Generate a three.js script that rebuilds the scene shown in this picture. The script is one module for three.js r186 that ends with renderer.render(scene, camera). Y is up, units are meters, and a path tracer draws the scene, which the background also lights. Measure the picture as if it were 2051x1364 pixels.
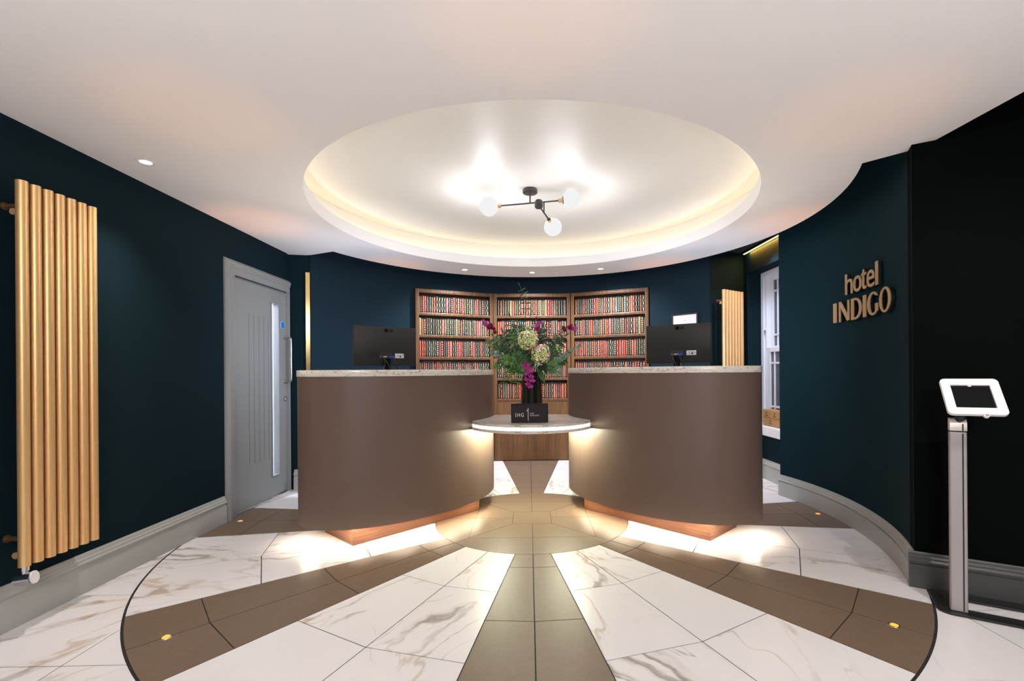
import * as THREE from 'three';
import { mergeGeometries, toCreasedNormals } from 'three/addons/utils/BufferGeometryUtils.js';
import { RoundedBoxGeometry } from 'three/addons/geometries/RoundedBoxGeometry.js';
import { TextGeometry } from 'three/addons/geometries/TextGeometry.js';
import { FontLoader } from 'three/addons/loaders/FontLoader.js';
import { RectAreaLightUniformsLib } from 'three/addons/lights/RectAreaLightUniformsLib.js';

// ---------------------------------------------------------------- camera, exposure, overall light
const scene = new THREE.Scene();
scene.background = new THREE.Color(0x000000);
const renderer = new THREE.WebGLRenderer({ antialias: true });
renderer.toneMapping = THREE.LinearToneMapping;
renderer.toneMappingExposure = 1.28;
renderer.shadowMap.enabled = true;
RectAreaLightUniformsLib.init();
const camera = new THREE.PerspectiveCamera(2 * Math.atan(682 / 931.35) * 180 / Math.PI, 2051 / 1364, 0.05, 60);
camera.position.set(-0.0194, 1.206, 3.8617);
camera.rotation.order = 'YXZ';
camera.rotation.set(0, -0.016, -0.0076);
camera.setViewOffset(2051, 1364, -48.2, -63.4, 2051, 1364);
scene.add(camera);

const I = {                      // light levels (three.js units)
  globe: 0.8, rearFillGlobe: 5.5, cove: 4.6, under: 105, table: 400, shelfSpot: 8.5, downlight: 5.5, rearFillSpot: 1.3, frontFillSpot: 2.5, amber: 2.4, pelmet: 110, alcoveSpot: 7, corridor: 110, uplight: 8.5, screen: 20, desk: 1.9,
};

// ---------------------------------------------------------------- helpers
let seed = 12345;
const rnd = () => { seed = (seed * 1664525 + 1013904223) >>> 0; return seed / 4294967296; };
const rr = (a, b) => a + (b - a) * rnd();
const used = {};
const numbered = (n) => { const k = used[n] = (used[n] ?? -1) + 1; return k ? n + '_' + String(k).padStart(3, '0') : n; };
const shade = (o) => { o.castShadow = o.receiveShadow = true; return o; };
function mesh(name, geo, mat, parent) { const m = shade(new THREE.Mesh(geo, mat)); m.name = numbered(name); if (parent) parent.add(m); return m; }
const part = (parent, name, geo, mat, label) => { const m = mesh(name, geo, mat, parent); if (label) m.userData.label = label; return m; };
function tag(o, label, category, group) { o.userData.label = label; o.userData.category = category; if (group) o.userData.group = group; return o; }
function thing(name, label, category, [x, y, z] = [0, 0, 0], turn = 0, group) {
  const g = new THREE.Group(); g.name = numbered(name); g.position.set(x, y, z); g.rotation.y = turn; scene.add(g);
  return tag(g, label, category, group);
}
function struct(name, geo, mat) { const m = mesh(name, geo, mat, scene); m.userData.kind = 'structure'; return m; }
function structGroup(name) { const g = new THREE.Group(); g.name = numbered(name); g.userData.kind = 'structure'; scene.add(g); return g; }
const D = Math.PI / 180;
const pol = (r, deg) => [r * Math.sin(deg * D), r * Math.cos(deg * D)];     // plan point [x, z] at an angle from +z
const shapeOf = (pts, holes = []) => {
  const s = new THREE.Shape(pts.map(([x, z]) => new THREE.Vector2(x, -z)));
  holes.forEach((h) => s.holes.push(new THREE.Path(h.map(([x, z]) => new THREE.Vector2(x, -z)))));
  return s;
};
function slab(pts, y0, y1, { holes = [], bevel = 0, crease = 0.6 } = {}) {   // plan polygon [x, z] raised from y0 to y1
  const g = new THREE.ExtrudeGeometry(shapeOf(pts, holes), { depth: y1 - y0 - 2 * bevel, bevelEnabled: bevel > 0, bevelThickness: bevel, bevelSize: bevel, bevelOffset: -bevel, bevelSegments: 2, curveSegments: 4 });
  g.rotateX(-Math.PI / 2); g.translate(0, y0 + bevel, 0);
  return toCreasedNormals(g, crease);
}
function box(w, h, d, x = 0, y = 0, z = 0, r = 0) {
  const g = r ? new RoundedBoxGeometry(w, h, d, 2, r) : new THREE.BoxGeometry(w, h, d);
  return g.translate(x, y, z);
}
const cyl = (r0, r1, h, seg = 24) => new THREE.CylinderGeometry(r0, r1, h, seg);
const arc = (r, a0, a1, n) => Array.from({ length: n + 1 }, (_, i) => pol(r, a0 + (a1 - a0) * i / n));
const sector = (r0, r1, a0, a1, n = 48) => [...arc(r0, a0, a1, n), ...arc(r1, a1, a0, n)];
const circle = (r, n = 96, cx = 0, cz = 0) => Array.from({ length: n }, (_, i) => { const a = i / n * 2 * Math.PI; return [cx + r * Math.sin(a), cz + r * Math.cos(a)]; });
function sweep(path, profile, side = 1, closed = false) {                   // profile [[out, y], ...] carried along a plan path; side +1: out is to the left of travel
  const n = path.length, pos = [], uv = [], idx = [], m = profile.length;
  let run = 0;
  for (let i = 0; i < n; i++) {
    const a = path[closed ? (i + n - 1) % n : Math.max(i - 1, 0)], b = path[closed ? (i + 1) % n : Math.min(i + 1, n - 1)], p = path[i];
    const e0 = i || closed ? [p[0] - a[0], p[1] - a[1]] : [b[0] - p[0], b[1] - p[1]], e1 = i < n - 1 || closed ? [b[0] - p[0], b[1] - p[1]] : e0;
    const u = (e) => { const l = Math.hypot(...e) || 1; return [e[1] / l * side, -e[0] / l * side]; };
    const n0 = u(e0), n1 = u(e1), k = 1 + n0[0] * n1[0] + n0[1] * n1[1], nn = [(n0[0] + n1[0]) / k, (n0[1] + n1[1]) / k];
    if (i) run += Math.hypot(p[0] - path[i - 1][0], p[1] - path[i - 1][1]);
    profile.forEach(([d, y], j) => { pos.push(p[0] + nn[0] * d, y, p[1] + nn[1] * d); uv.push(run, y + d); });
  }
  const q = (a, b, c, d) => side > 0 ? idx.push(a, b, c, b, d, c) : idx.push(a, c, b, b, c, d);
  for (let i = 0; i < (closed ? n : n - 1); i++) for (let j = 0; j < m; j++) {
    const k = (j + 1) % m, i2 = (i + 1) % n; q(i * m + j, i * m + k, i2 * m + j, i2 * m + k);
  }
  if (!closed) {
    const tris = THREE.ShapeUtils.triangulateShape(profile.map(([a, b]) => new THREE.Vector2(a, b)), []);
    for (const [a, b, c] of tris) { idx.push(a, b, c); const o = (n - 1) * m; idx.push(o + a, o + c, o + b); }
  }
  let vol = 0;                                                               // faces outward: flip them all if the volume comes out negative
  for (let i = 0; i < idx.length; i += 3) { const [a, b, c] = [0, 1, 2].map((k) => pos.slice(idx[i + k] * 3, idx[i + k] * 3 + 3)); vol += a[0] * (b[1] * c[2] - b[2] * c[1]) + a[1] * (b[2] * c[0] - b[0] * c[2]) + a[2] * (b[0] * c[1] - b[1] * c[0]); }
  if (vol < 0) for (let i = 0; i < idx.length; i += 3) [idx[i + 1], idx[i + 2]] = [idx[i + 2], idx[i + 1]];
  const g = new THREE.BufferGeometry();
  g.setAttribute('position', new THREE.Float32BufferAttribute(pos, 3)); g.setAttribute('uv', new THREE.Float32BufferAttribute(uv, 2)); g.setIndex(idx);
  return toCreasedNormals(g, 0.5);
}
const tube = (pts, r, seg = 24, rad = 8) => new THREE.TubeGeometry(new THREE.CatmullRomCurve3(pts.map((p) => new THREE.Vector3(...p))), seg, r, rad);
function rod(a, b, r, seg = 12) {
  const A = new THREE.Vector3(...a), B = new THREE.Vector3(...b), d = B.clone().sub(A), g = cyl(r, r, d.length(), seg);
  g.applyQuaternion(new THREE.Quaternion().setFromUnitVectors(new THREE.Vector3(0, 1, 0), d.normalize()));
  return g.translate((A.x + B.x) / 2, (A.y + B.y) / 2, (A.z + B.z) / 2);
}
const join = (...gs) => mergeGeometries(gs.map((g) => { const h = g.index ? g.toNonIndexed() : g.clone(); for (const k of Object.keys(h.attributes)) if (!['position', 'normal', 'uv'].includes(k)) h.deleteAttribute(k); return h; }));

// ---------------------------------------------------------------- procedural textures
const hash = (x, y, s) => { let h = Math.imul(x, 374761393) + Math.imul(y, 668265263) + Math.imul(s, 974634777) | 0; h = Math.imul(h ^ (h >>> 13), 1274126177); return ((h ^ (h >>> 16)) >>> 0) / 4294967296; };
function vnoise(x, y, s) {
  const xi = Math.floor(x), yi = Math.floor(y), fx = x - xi, fy = y - yi, u = fx * fx * (3 - 2 * fx), v = fy * fy * (3 - 2 * fy);
  const a = hash(xi, yi, s), b = hash(xi + 1, yi, s), c = hash(xi, yi + 1, s), d = hash(xi + 1, yi + 1, s);
  return a + (b - a) * u + (c - a) * v + (a - b - c + d) * u * v;
}
function fbm(x, y, s, n = 5) { let t = 0, w = 0.5, k = 0; for (let i = 0; i < n; i++) { t += w * vnoise(x, y, s + i * 17); k += w; w *= 0.5; x = x * 2.03 + 3.1; y = y * 2.03 + 1.7; } return t / k; }
function texture(w, h, f, srgb = true) {
  const data = new Uint8Array(w * h * 4);
  for (let y = 0; y < h; y++) for (let x = 0; x < w; x++) { const c = f(x / w, y / h, x, y); data.set([c[0], c[1], c[2], 255].map((v) => Math.max(0, Math.min(255, v))), (y * w + x) * 4); }
  const t = new THREE.DataTexture(data, w, h); t.wrapS = t.wrapT = THREE.MirroredRepeatWrapping; t.magFilter = THREE.LinearFilter; t.minFilter = THREE.LinearMipmapLinearFilter; t.generateMipmaps = true;
  if (srgb) t.colorSpace = THREE.SRGBColorSpace;
  t.needsUpdate = true; return t;
}
const lerp = (a, b, t) => a + (b - a) * t, clamp = (x, a = 0, b = 1) => Math.min(b, Math.max(a, x)), sm = (a, b, x) => { const t = clamp((x - a) / (b - a)); return t * t * (3 - 2 * t); };
const mix3 = (a, b, t) => [lerp(a[0], b[0], t), lerp(a[1], b[1], t), lerp(a[2], b[2], t)];
// white floor marble, 2.4 m across: broken grey-brown and tan veins that run mostly one way
const marbleTex = texture(1400, 1400, (u, v) => {
  const x = u * 8, y = v * 8, wx = fbm(x * 0.8, y * 0.8, 3, 4) - 0.5, wy = fbm(x * 0.8, y * 0.8, 41, 4) - 0.5;
  const p = (x * 0.94 + y * 0.34) + wx * 1.2, q = (-x * 0.34 + y * 0.94) + wy * 0.75;            // p runs along the veins, q across them
  const zone = sm(0.43, 0.57, fbm(p * 0.25, q * 0.7, 91, 3)), dash = sm(0.36, 0.58, fbm(p * 0.9, q * 1.6, 37, 3)), fine = fbm(x * 10, y * 10, 5, 3);
  const r1 = fbm(p * 0.34, q * 1.35, 19, 5) - 0.5, r2 = Math.abs(fbm(p * 0.5 + 9, q * 2.5, 57, 5) - 0.5), r3 = Math.abs(fbm(p * 0.3 + 3, q * 0.7, 71, 4) - 0.5);
  const e1 = Math.abs(r1), v1 = (1 - sm(0.002, 0.02 + 0.02 * fine, e1)) * zone * (0.35 + 0.65 * dash);
  const wash = r1 > 0 ? (1 - sm(0, 0.075, r1)) * zone * dash * 0.42 : 0;                         // a soft stain on one side of each vein
  const v2 = (1 - sm(0.002, 0.02, r2)) * zone * dash * 0.7, v3 = (1 - sm(0.0, 0.008, r3)) * sm(0.45, 0.6, fbm(x * 0.6, y * 0.6, 77, 3)) * 0.45;
  const tan = sm(0.44, 0.58, fbm(x * 0.6, y * 0.6, 131, 3));
  let c = mix3([235, 230, 227], [227, 222, 221], fbm(x * 0.5, y * 0.5, 7, 3));
  c = mix3(c, mix3([186, 177, 168], [219, 201, 183], tan), wash * (0.5 + fine));
  c = mix3(c, mix3([142, 132, 124], [176, 154, 134], tan), v1 * (0.45 + 0.55 * fine));
  c = mix3(c, mix3([150, 138, 128], [186, 166, 148], tan), v2 * (0.4 + 0.6 * fine));
  return mix3(c, [172, 156, 140], v3);
});
// counter-top marble, 1 m across: cream with small dark specks and cracks
const topTex = texture(768, 768, (u, v) => {
  const x = u * 6, y = v * 6, n = fbm(x, y, 11, 4), r = Math.abs(fbm(x * 1.3 + n * 1.5, y * 1.3, 23, 5) - 0.5), where = sm(0.44, 0.6, fbm(x * 0.8, y * 0.8, 29, 3));
  let c = mix3([238, 231, 222], [218, 209, 198], n);
  c = mix3(c, [120, 104, 92], (1 - sm(0.002, 0.016, r)) * where * 0.7);
  return mix3(c, [150, 135, 122], sm(0.66, 0.74, fbm(x * 9, y * 9, 3, 2)) * where * 0.4);
});
const speckTex = texture(512, 512, (u, v, x, y) => { const k = 0.92 + 0.07 * (fbm(u * 40, v * 40, 2, 3) - 0.5) + 0.12 * (hash(x, y, 4) - 0.5) + 0.05 * (fbm(u * 3, v * 3, 9, 3) - 0.5); return [140 * k, 121 * k, 104 * k]; });
const woodTex = (a, b, s, along = 1) => texture(512, 512, (u, v) => {
  const p = along ? u : v, q = along ? v : u, g = fbm(p * 60, q * 2.2, s, 4), w = fbm(p * 9 + fbm(p * 3, q * 3, s + 5, 3), q * 0.9, s + 9, 4), pore = sm(0.62, 0.72, fbm(p * 170, q * 5, s + 30, 2));
  return mix3(mix3(a, b, clamp(0.55 * g + 0.6 * w)), [a[0] * 0.55, a[1] * 0.5, a[2] * 0.45], pore * 0.5);
});
const oakTex = woodTex([112, 78, 48], [168, 124, 82], 5, 1), oakLongTex = woodTex([112, 78, 48], [172, 128, 86], 15, 0), walnutTex = woodTex([128, 82, 56], [178, 124, 90], 25, 0), pineTex = woodTex([150, 112, 68], [196, 154, 102], 35, 0);
const brushTex = texture(256, 256, (u, v, x, y) => { const k = 200 + 40 * (fbm(u * 4, v * 200, 3, 3) - 0.5); return [k, k, k]; }, false);
const paintBump = texture(512, 512, (u, v) => { const k = 255 * fbm(u * 60, v * 60, 8, 3); return [k, k, k]; }, false);
const lamBump = texture(512, 512, (u, v, x, y) => { const k = 255 * (0.5 * hash(x >> 1, y >> 1, 6) + 0.5 * fbm(u * 90, v * 90, 5, 2)); return [k, k, k]; }, false);
const rep = (t, x, y = x) => { const c = t.clone(); c.repeat.set(x, y); c.needsUpdate = true; return c; };
function canvasTex(w, h, draw) { const c = document.createElement('canvas'); c.width = w; c.height = h; draw(c.getContext('2d'), w, h); const t = new THREE.CanvasTexture(c); t.colorSpace = THREE.SRGBColorSpace; t.magFilter = THREE.LinearFilter; return t; }

// ---------------------------------------------------------------- materials
const std = (color, roughness = 0.6, metalness = 0, more = {}) => new THREE.MeshStandardMaterial({ color, roughness, metalness, ...more });
const lin = (r, g, b) => new THREE.Color().setRGB(r, g, b);
const M = {
  wall: new THREE.MeshPhysicalMaterial({ color: lin(0.0034, 0.0146, 0.0198), roughness: 0.8, specularIntensity: 0.22, bumpMap: paintBump, bumpScale: 0.0004 }),
  ceiling: std(lin(0.88, 0.86, 0.85), 0.85),
  dome: std(lin(0.80, 0.79, 0.75), 0.45),
  teal: new THREE.MeshPhysicalMaterial({ color: lin(0.0032, 0.0190, 0.0255), roughness: 0.8, specularIntensity: 0.22, bumpMap: paintBump, bumpScale: 0.0004 }),  // wall paint lightened; the stronger light on the right curve is in the colour
  navy: new THREE.MeshPhysicalMaterial({ color: lin(0.0100, 0.0240, 0.0360), roughness: 0.8, specularIntensity: 0.22, bumpMap: paintBump, bumpScale: 0.0004 }),
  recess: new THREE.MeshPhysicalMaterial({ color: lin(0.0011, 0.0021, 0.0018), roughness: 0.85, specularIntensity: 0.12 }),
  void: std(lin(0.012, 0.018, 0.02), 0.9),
  trim: std(lin(0.26, 0.27, 0.262), 0.36),
  skirting: std(lin(0.40, 0.405, 0.375), 0.36),  // trim paint lightened, standing in for the stronger light on the baseboards
  marble: new THREE.MeshPhysicalMaterial({ map: rep(marbleTex, 1 / 2.6), roughness: 0.28, specularIntensity: 0.8 }),
  brown: new THREE.MeshPhysicalMaterial({ map: rep(speckTex, 1 / 0.8), color: lin(0.78, 0.72, 0.66), roughness: 0.42 }),
  grout: std(lin(0.016, 0.013, 0.012), 0.9),
  body: std(lin(0.134, 0.087, 0.067), 0.48, 0.0, { bumpMap: rep(lamBump, 4), bumpScale: 0.0003 }),
  top: new THREE.MeshPhysicalMaterial({ map: rep(topTex, 2.1), roughness: 0.22 }),
  greyTop: new THREE.MeshPhysicalMaterial({ map: rep(topTex, 2.4), color: lin(0.95, 0.95, 0.97), roughness: 0.16 }),
  walnut: std(lin(0.50, 0.48, 0.46), 0.5, 0, { map: rep(walnutTex, 1, 2.2) }),
  oak: std(lin(0.60, 0.55, 0.46), 0.5, 0, { map: rep(oakTex, 1.6, 0.8) }), oakLong: std(lin(0.60, 0.55, 0.46), 0.48, 0, { map: rep(oakLongTex, 0.8, 1.6) }),
  shelfBack: std(lin(0.10, 0.075, 0.07), 0.8),
  brass: std(lin(0.86, 0.53, 0.235), 0.40, 0.62),
  brassShine: std(lin(0.80, 0.60, 0.28), 0.12, 1),
  bronze: std(lin(0.30, 0.17, 0.09), 0.4, 0.8),
  chrome: std(lin(0.72, 0.72, 0.74), 0.16, 1), steel: std(lin(0.60, 0.58, 0.56), 0.3, 1),
  white: std(lin(0.78, 0.78, 0.80), 0.45), whitePlastic: std(lin(0.88, 0.83, 0.82), 0.38),
  alu: std(lin(0.40, 0.365, 0.355), 0.42, 0.35), logo: new THREE.MeshPhysicalMaterial({ color: lin(0.001, 0.001, 0.001), roughness: 0.6, specularIntensity: 0.1 }), black: std(lin(0.012, 0.012, 0.013), 0.4), blackGloss: std(lin(0.01, 0.01, 0.011), 0.08), blackMatte: std(lin(0.02, 0.018, 0.018), 0.7),
  monitor: new THREE.MeshPhysicalMaterial({ color: lin(0.026, 0.0245, 0.0245), roughness: 0.6, specularIntensity: 0.35 }), gunmetal: std(lin(0.09, 0.09, 0.095), 0.35, 0.8),
  pine: std(0xffffff, 0.55, 0, { map: rep(pineTex, 2, 4) }),
  darkLine: std(lin(0.02, 0.016, 0.012), 0.8),
  glass: new THREE.MeshPhysicalMaterial({ color: 0xffffff, roughness: 0.02, transmission: 1, thickness: 0, ior: 1.5 }),
  gold: std(lin(0.60, 0.42, 0.23), 0.4, 0.45),
  blue: std(lin(0.01, 0.20, 0.62), 0.4), plugBlue: std(lin(0.01, 0.06, 0.40), 0.4), paper: std(lin(0.72, 0.72, 0.74), 0.7),
};
const glow = (r, g, b, k) => new THREE.MeshStandardMaterial({ color: 0x000000, emissive: lin(r, g, b), emissiveIntensity: k, roughness: 1 });
const G = { globe: glow(1, 1, 1, 0.69), warm: glow(1, 0.86, 0.62, 2.2), led: glow(1, 0.93, 0.78, 1.7), amber: glow(1, 0.24, 0.015, 2.3), spot: glow(1, 0.97, 0.95, 4), cool: glow(0.8, 0.88, 1, 1.3), pelmet: glow(1, 0.8, 0.36, 2) };
function rect(w, h, color, intensity, pos, look) {
  const l = new THREE.RectAreaLight(color, intensity, w, h); l.position.set(...pos); l.lookAt(...look); l.name = numbered('area_light'); scene.add(l); return l;
}
function spot(color, intensity, pos, target, angle, penumbra = 0.6, soft = 1.5) {
  const l = new THREE.SpotLight(color, intensity, 0, angle, penumbra, 2); l.position.set(...pos); l.target.position.set(...target); l.castShadow = true; l.shadow.radius = soft; l.name = numbered('spot_light'); scene.add(l, l.target); l.target.name = numbered('spot_target'); return l;
}
function point(color, intensity, pos, soft = 3) { const l = new THREE.PointLight(color, intensity, 0, 2); l.position.set(...pos); l.castShadow = true; l.shadow.radius = soft; l.name = numbered('point_light'); scene.add(l); return l; }

// ================================================================ THE SETTING
const CEIL = 2.454, RAFT = [0.04, 0.0, 2.245], HOLE = [0.024, 0.05, 1.685], LID = 2.86, REAR = 7.6;
const RB = 2.56, RR = 2.49;                                  // inner radii of the back and right curved walls
const aL = -115.1, aR = 125.5, b0 = 58.4, b1 = 104.2;        // where the curved walls end (degrees from +z)

// ---- floor: medallion of wedges round a square, white tiles beyond the ring
const floor = structGroup('floor');
part(floor, 'grout_bed', slab([[-3.2, 7.7], [-3.2, -3.0], [3.6, -3.0], [3.6, 7.7]], -0.06, -0.0025), M.grout);
function inset(pts, d) {
  const n = pts.length, out = [];
  let area = 0; for (let i = 0; i < n; i++) { const a = pts[i], b = pts[(i + 1) % n]; area += a[0] * b[1] - b[0] * a[1]; }
  const s = area > 0 ? 1 : -1;
  for (let i = 0; i < n; i++) {
    const a = pts[(i + n - 1) % n], p = pts[i], b = pts[(i + 1) % n];
    const u = (f, g) => { const l = Math.hypot(g[0] - f[0], g[1] - f[1]) || 1; return [-(g[1] - f[1]) / l * s, (g[0] - f[0]) / l * s]; };
    const n0 = u(a, p), n1 = u(p, b), k = Math.max(0.3, 1 + n0[0] * n1[0] + n0[1] * n1[1]);
    out.push([p[0] + (n0[0] + n1[0]) / k * d, p[1] + (n0[1] + n1[1]) / k * d]);
  }
  return out;
}
function tile(pts, mat, turn, name, gap = 0.0026) {
  const q = inset(pts, gap), g = new THREE.ExtrudeGeometry(shapeOf(q), { depth: 0.0035, bevelEnabled: false }).rotateX(-Math.PI / 2).translate(0, -0.0035, 0);
  const p = g.attributes.position, uv = g.attributes.uv, ox = rr(0, 40), oy = rr(0, 40), a = turn * D + (rnd() < 0.5 ? Math.PI : 0) + rr(-0.15, 0.15), c = Math.cos(a), s = Math.sin(a);
  for (let i = 0; i < p.count; i++) uv.setXY(i, p.getX(i) * c - p.getZ(i) * s + ox, p.getX(i) * s + p.getZ(i) * c + oy);
  return part(floor, name, g, mat);
}
const RI = 0.782, RO = 2.541, HW = 8.64;
const ringRow = (r, a0, a1, arcIt) => arcIt ? arc(r, a0, a1, 6) : [pol(r, a0), pol(r, a1)];
for (let s = 0; s < 8; s++) {
  const c = s * 45, rb = [RI, 0.992, 1.613, 2.23, RO], rw = [RI, 1.322, 1.950, RO];
  for (const side of [-1, 1]) for (let k = 0; k < 4; k++)
    tile([...ringRow(rb[k], c, c + side * HW, k === 0), ...ringRow(rb[k + 1], c + side * HW, c, k === 3)], M.brown, c, 'brown_tile');
  for (const [x0, x1] of [[c + HW, c + 22.5], [c + 22.5, c + 45 - HW]]) for (let k = 0; k < 3; k++)
    tile([...ringRow(rw[k], x0, x1, k === 0), ...ringRow(rw[k + 1], x1, x0, k === 2)], M.marble, (c + 22.5) + 90, 'white_tile');
}
tile([[-0.157, -0.157], [0.157, -0.157], [0.157, 0.157], [-0.157, 0.157]], M.brown, 0, 'brown_tile', 0.0015);
for (let q = 0; q < 4; q++) {
  const rot = ([x, z]) => { for (let i = 0; i < q; i++) [x, z] = [z, -x]; return [x, z]; };
  for (const sgn of [-1, 1]) {
    tile([[0, 0.157], [sgn * 0.157, 0.157], [sgn * 0.466, 0.466], [0, 0.466]].map(rot), M.brown, q * 90, 'brown_tile', 0.0015);
    tile([[0, 0.466], [sgn * 0.466, 0.466], ...arc(RI, sgn * 45, 0, 12)].map(rot), M.brown, q * 90, 'brown_tile', 0.0015);
  }
}
{ // white rectangles outside the ring, each cut to the circle where it meets it
  const RC = 2.5475;
  function cell(x0, x1, z0, z1) {
    const ring = [], add = (ax, az, bx, bz) => { const n = Math.ceil(Math.hypot(bx - ax, bz - az) / 0.01); for (let i = 0; i < n; i++) ring.push([lerp(ax, bx, i / n), lerp(az, bz, i / n)]); };
    add(x0, z0, x1, z0); add(x1, z0, x1, z1); add(x1, z1, x0, z1); add(x0, z1, x0, z0);
    const out = ring.map(([x, z]) => Math.hypot(x, z) > RC), n = ring.length;
    if (out.every(Boolean)) { tile([[x0, z0], [x1, z0], [x1, z1], [x0, z1]], M.marble, rr(-12, 12) + 25, 'white_tile'); return; }
    if (!out.some(Boolean)) return;
    for (let i = 0; i < n; i++) if (out[i] && !out[(i + n - 1) % n]) {
      const run = []; let j = i; while (out[j % n]) { run.push(ring[j % n]); j++; }
      const corners = run.filter((p, k) => k === 0 || k === run.length - 1 || ((p[0] === x0 || p[0] === x1) && (p[1] === z0 || p[1] === z1)));
      const A = corners[0], B = corners[corners.length - 1]; let a = Math.atan2(A[0], A[1]), b = Math.atan2(B[0], B[1]); let d = a - b; while (d > Math.PI) d -= 2 * Math.PI; while (d < -Math.PI) d += 2 * Math.PI;
      const m = Math.max(2, Math.ceil(Math.abs(d) * RC / 0.04)), pts = [...corners]; pts[0] = pol(RC, a / D); pts[pts.length - 1] = pol(RC, b / D);
      for (let k = 1; k < m; k++) pts.push(pol(RC, (b + d * k / m) / D));
      if (pts.length > 2 && Math.abs(THREE.ShapeUtils.area(pts.map(([x, z]) => new THREE.Vector2(x, z)))) > 0.004) tile(pts, M.marble, 25, 'white_tile');
    }
  }
  const left = [-3.1, -1.97, -0.63, 0.735], right = [0.735, 2.1, 3.5];
  for (const [cols, z0] of [[left, 0.02], [right, -0.304]]) for (let c = 0; c < cols.length - 1; c++) for (let k = -5; k < 12; k++) {
    const a = z0 + k * 0.6265; if (a + 0.6265 > 6.9 || a < -2.95) continue; cell(cols[c], cols[c + 1], a, a + 0.6265);
  }
}

// ---- ceiling raft with the round opening, plenum lid, raised dome
{
  const raftArc = (a0, a1, n) => Array.from({ length: n + 1 }, (_, i) => { const a = a0 + (a1 - a0) * i / n; return [RAFT[0] + RAFT[2] * Math.sin(a * D), RAFT[1] + RAFT[2] * Math.cos(a * D)]; });
  const outline = [[-2.6, REAR], [-2.6, -1.12], [-2.30, -1.06], ...raftArc(360 - 114.2, 61.2, 90), [2.168, 1.245], [2.205, 1.30], [2.225, 1.85], [2.26, REAR]];
  const c = struct('ceiling', slab(outline, CEIL, CEIL + 0.102, { holes: [circle(HOLE[2], 128, HOLE[0], HOLE[1])] }), M.ceiling);
  struct('ceiling_dome', slab(circle(1.98, 96, HOLE[0], HOLE[1]), 2.755, 2.80), M.dome);
  struct('ceiling_cove', slab(circle(1.95, 96, HOLE[0], HOLE[1]), CEIL + 0.103, 2.754, { holes: [circle(1.88, 96, HOLE[0], HOLE[1])] }), M.dome);
  struct('ceiling_void', slab([[-3.2, REAR + 0.1], [-3.2, -3.1], [3.7, -3.1], [3.7, REAR + 0.1]], LID, LID + 0.06), M.void);
}
// ---- walls
{
  // left wall with the doorway, drawn in (z, y) and stood up along x = -2.51
  const s = new THREE.Shape([[-1.0, 0], [REAR, 0], [REAR, LID], [-1.0, LID]].map(([z, y]) => new THREE.Vector2(-z, y)));
  s.holes.push(new THREE.Path([[-0.985, 0], [-0.985, 2.05], [-0.115, 2.05], [-0.115, 0]].map(([z, y]) => new THREE.Vector2(-z, y))));
  const g = new THREE.ExtrudeGeometry(s, { depth: 0.14, bevelEnabled: false }); g.rotateY(Math.PI / 2); g.translate(-2.65, 0, 0);
  struct('wall_left', g, M.wall);
  struct('wall_left_return', slab([[-2.66, -1.0], pol(RB + 0.001, aL + 0.15), pol(RB + 0.11, aL - 2.4), [-2.66, -1.14]], 0, LID), M.wall);
  struct('wall_back_left', slab(sector(RB, RB + 0.1, 360 + aL - 0.1, 215.2, 40), 0, LID), M.navy);
  struct('wall_back_right', slab(sector(RB, RB + 0.1, 143.2, aR, 30), 0, LID), M.navy);
  struct('wall_back', slab(sector(RB, RB + 0.1, 215.2, 143.2, 60), 2.285, LID), M.navy);
  struct('wall_right_curved', slab(sector(RR, RR + 0.1, b0 + 0.05, b1, 64), 0, LID), M.teal);
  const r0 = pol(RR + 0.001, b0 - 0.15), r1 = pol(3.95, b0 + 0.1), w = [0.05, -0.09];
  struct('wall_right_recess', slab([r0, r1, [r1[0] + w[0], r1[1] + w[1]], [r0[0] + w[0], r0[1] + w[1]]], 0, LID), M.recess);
  struct('wall_right', slab([[3.43, 1.98], [3.53, 1.98], [3.53, REAR], [3.43, REAR]], 0, LID), M.wall);
  struct('wall_rear', slab([[-2.65, REAR], [3.55, REAR], [3.55, REAR + 0.1], [-2.65, REAR + 0.1]], 0, LID), std(lin(0.10, 0.09, 0.085), 0.7));
  // alcove: radial wall with the small radiator, then the window wall
  const p0 = pol(RB, aR), p1 = [2.625, -1.775];
  const dx = p1[0] - p0[0], dz = p1[1] - p0[1], dl = Math.hypot(dx, dz), nx = dz / dl * 0.1, nz = -dx / dl * 0.1;
  struct('wall_alcove', slab([p0, [p1[0] + 0.2, p1[1] - 0.13], [p1[0] + 0.2 + nx, p1[1] - 0.13 + nz], [p0[0] + nx, p0[1] + nz]], 0, LID), M.wall);
  const ws = new THREE.Shape([[-1.78, 0], [-0.2, 0], [-0.2, LID], [-1.78, LID]].map(([z, y]) => new THREE.Vector2(-z, y)));
  ws.holes.push(new THREE.Path([[-1.70, 0.485], [-0.5, 0.485], [-0.5, 2.372], [-1.70, 2.372]].map(([z, y]) => new THREE.Vector2(-z, y))));
  struct('wall_window', new THREE.ExtrudeGeometry(ws, { depth: 0.26, bevelEnabled: false }).rotateY(Math.PI / 2).translate(2.622, 0, 0), M.wall);
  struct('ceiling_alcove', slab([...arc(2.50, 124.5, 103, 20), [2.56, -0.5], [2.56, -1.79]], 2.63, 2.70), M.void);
  struct('wall_alcove_end', slab([pol(RR + 0.02, b1 - 0.4), [2.62, -0.42], [2.62, -0.32], pol(RR + 0.02, b1 - 3)], 0, LID), M.wall);
  struct('window_dark_backing', slab([[3.3, -2.2], [3.36, -2.2], [3.36, 0], [3.3, 0]], 0, LID), M.void);  // dark backing that stands for the night outside the window
}
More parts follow.
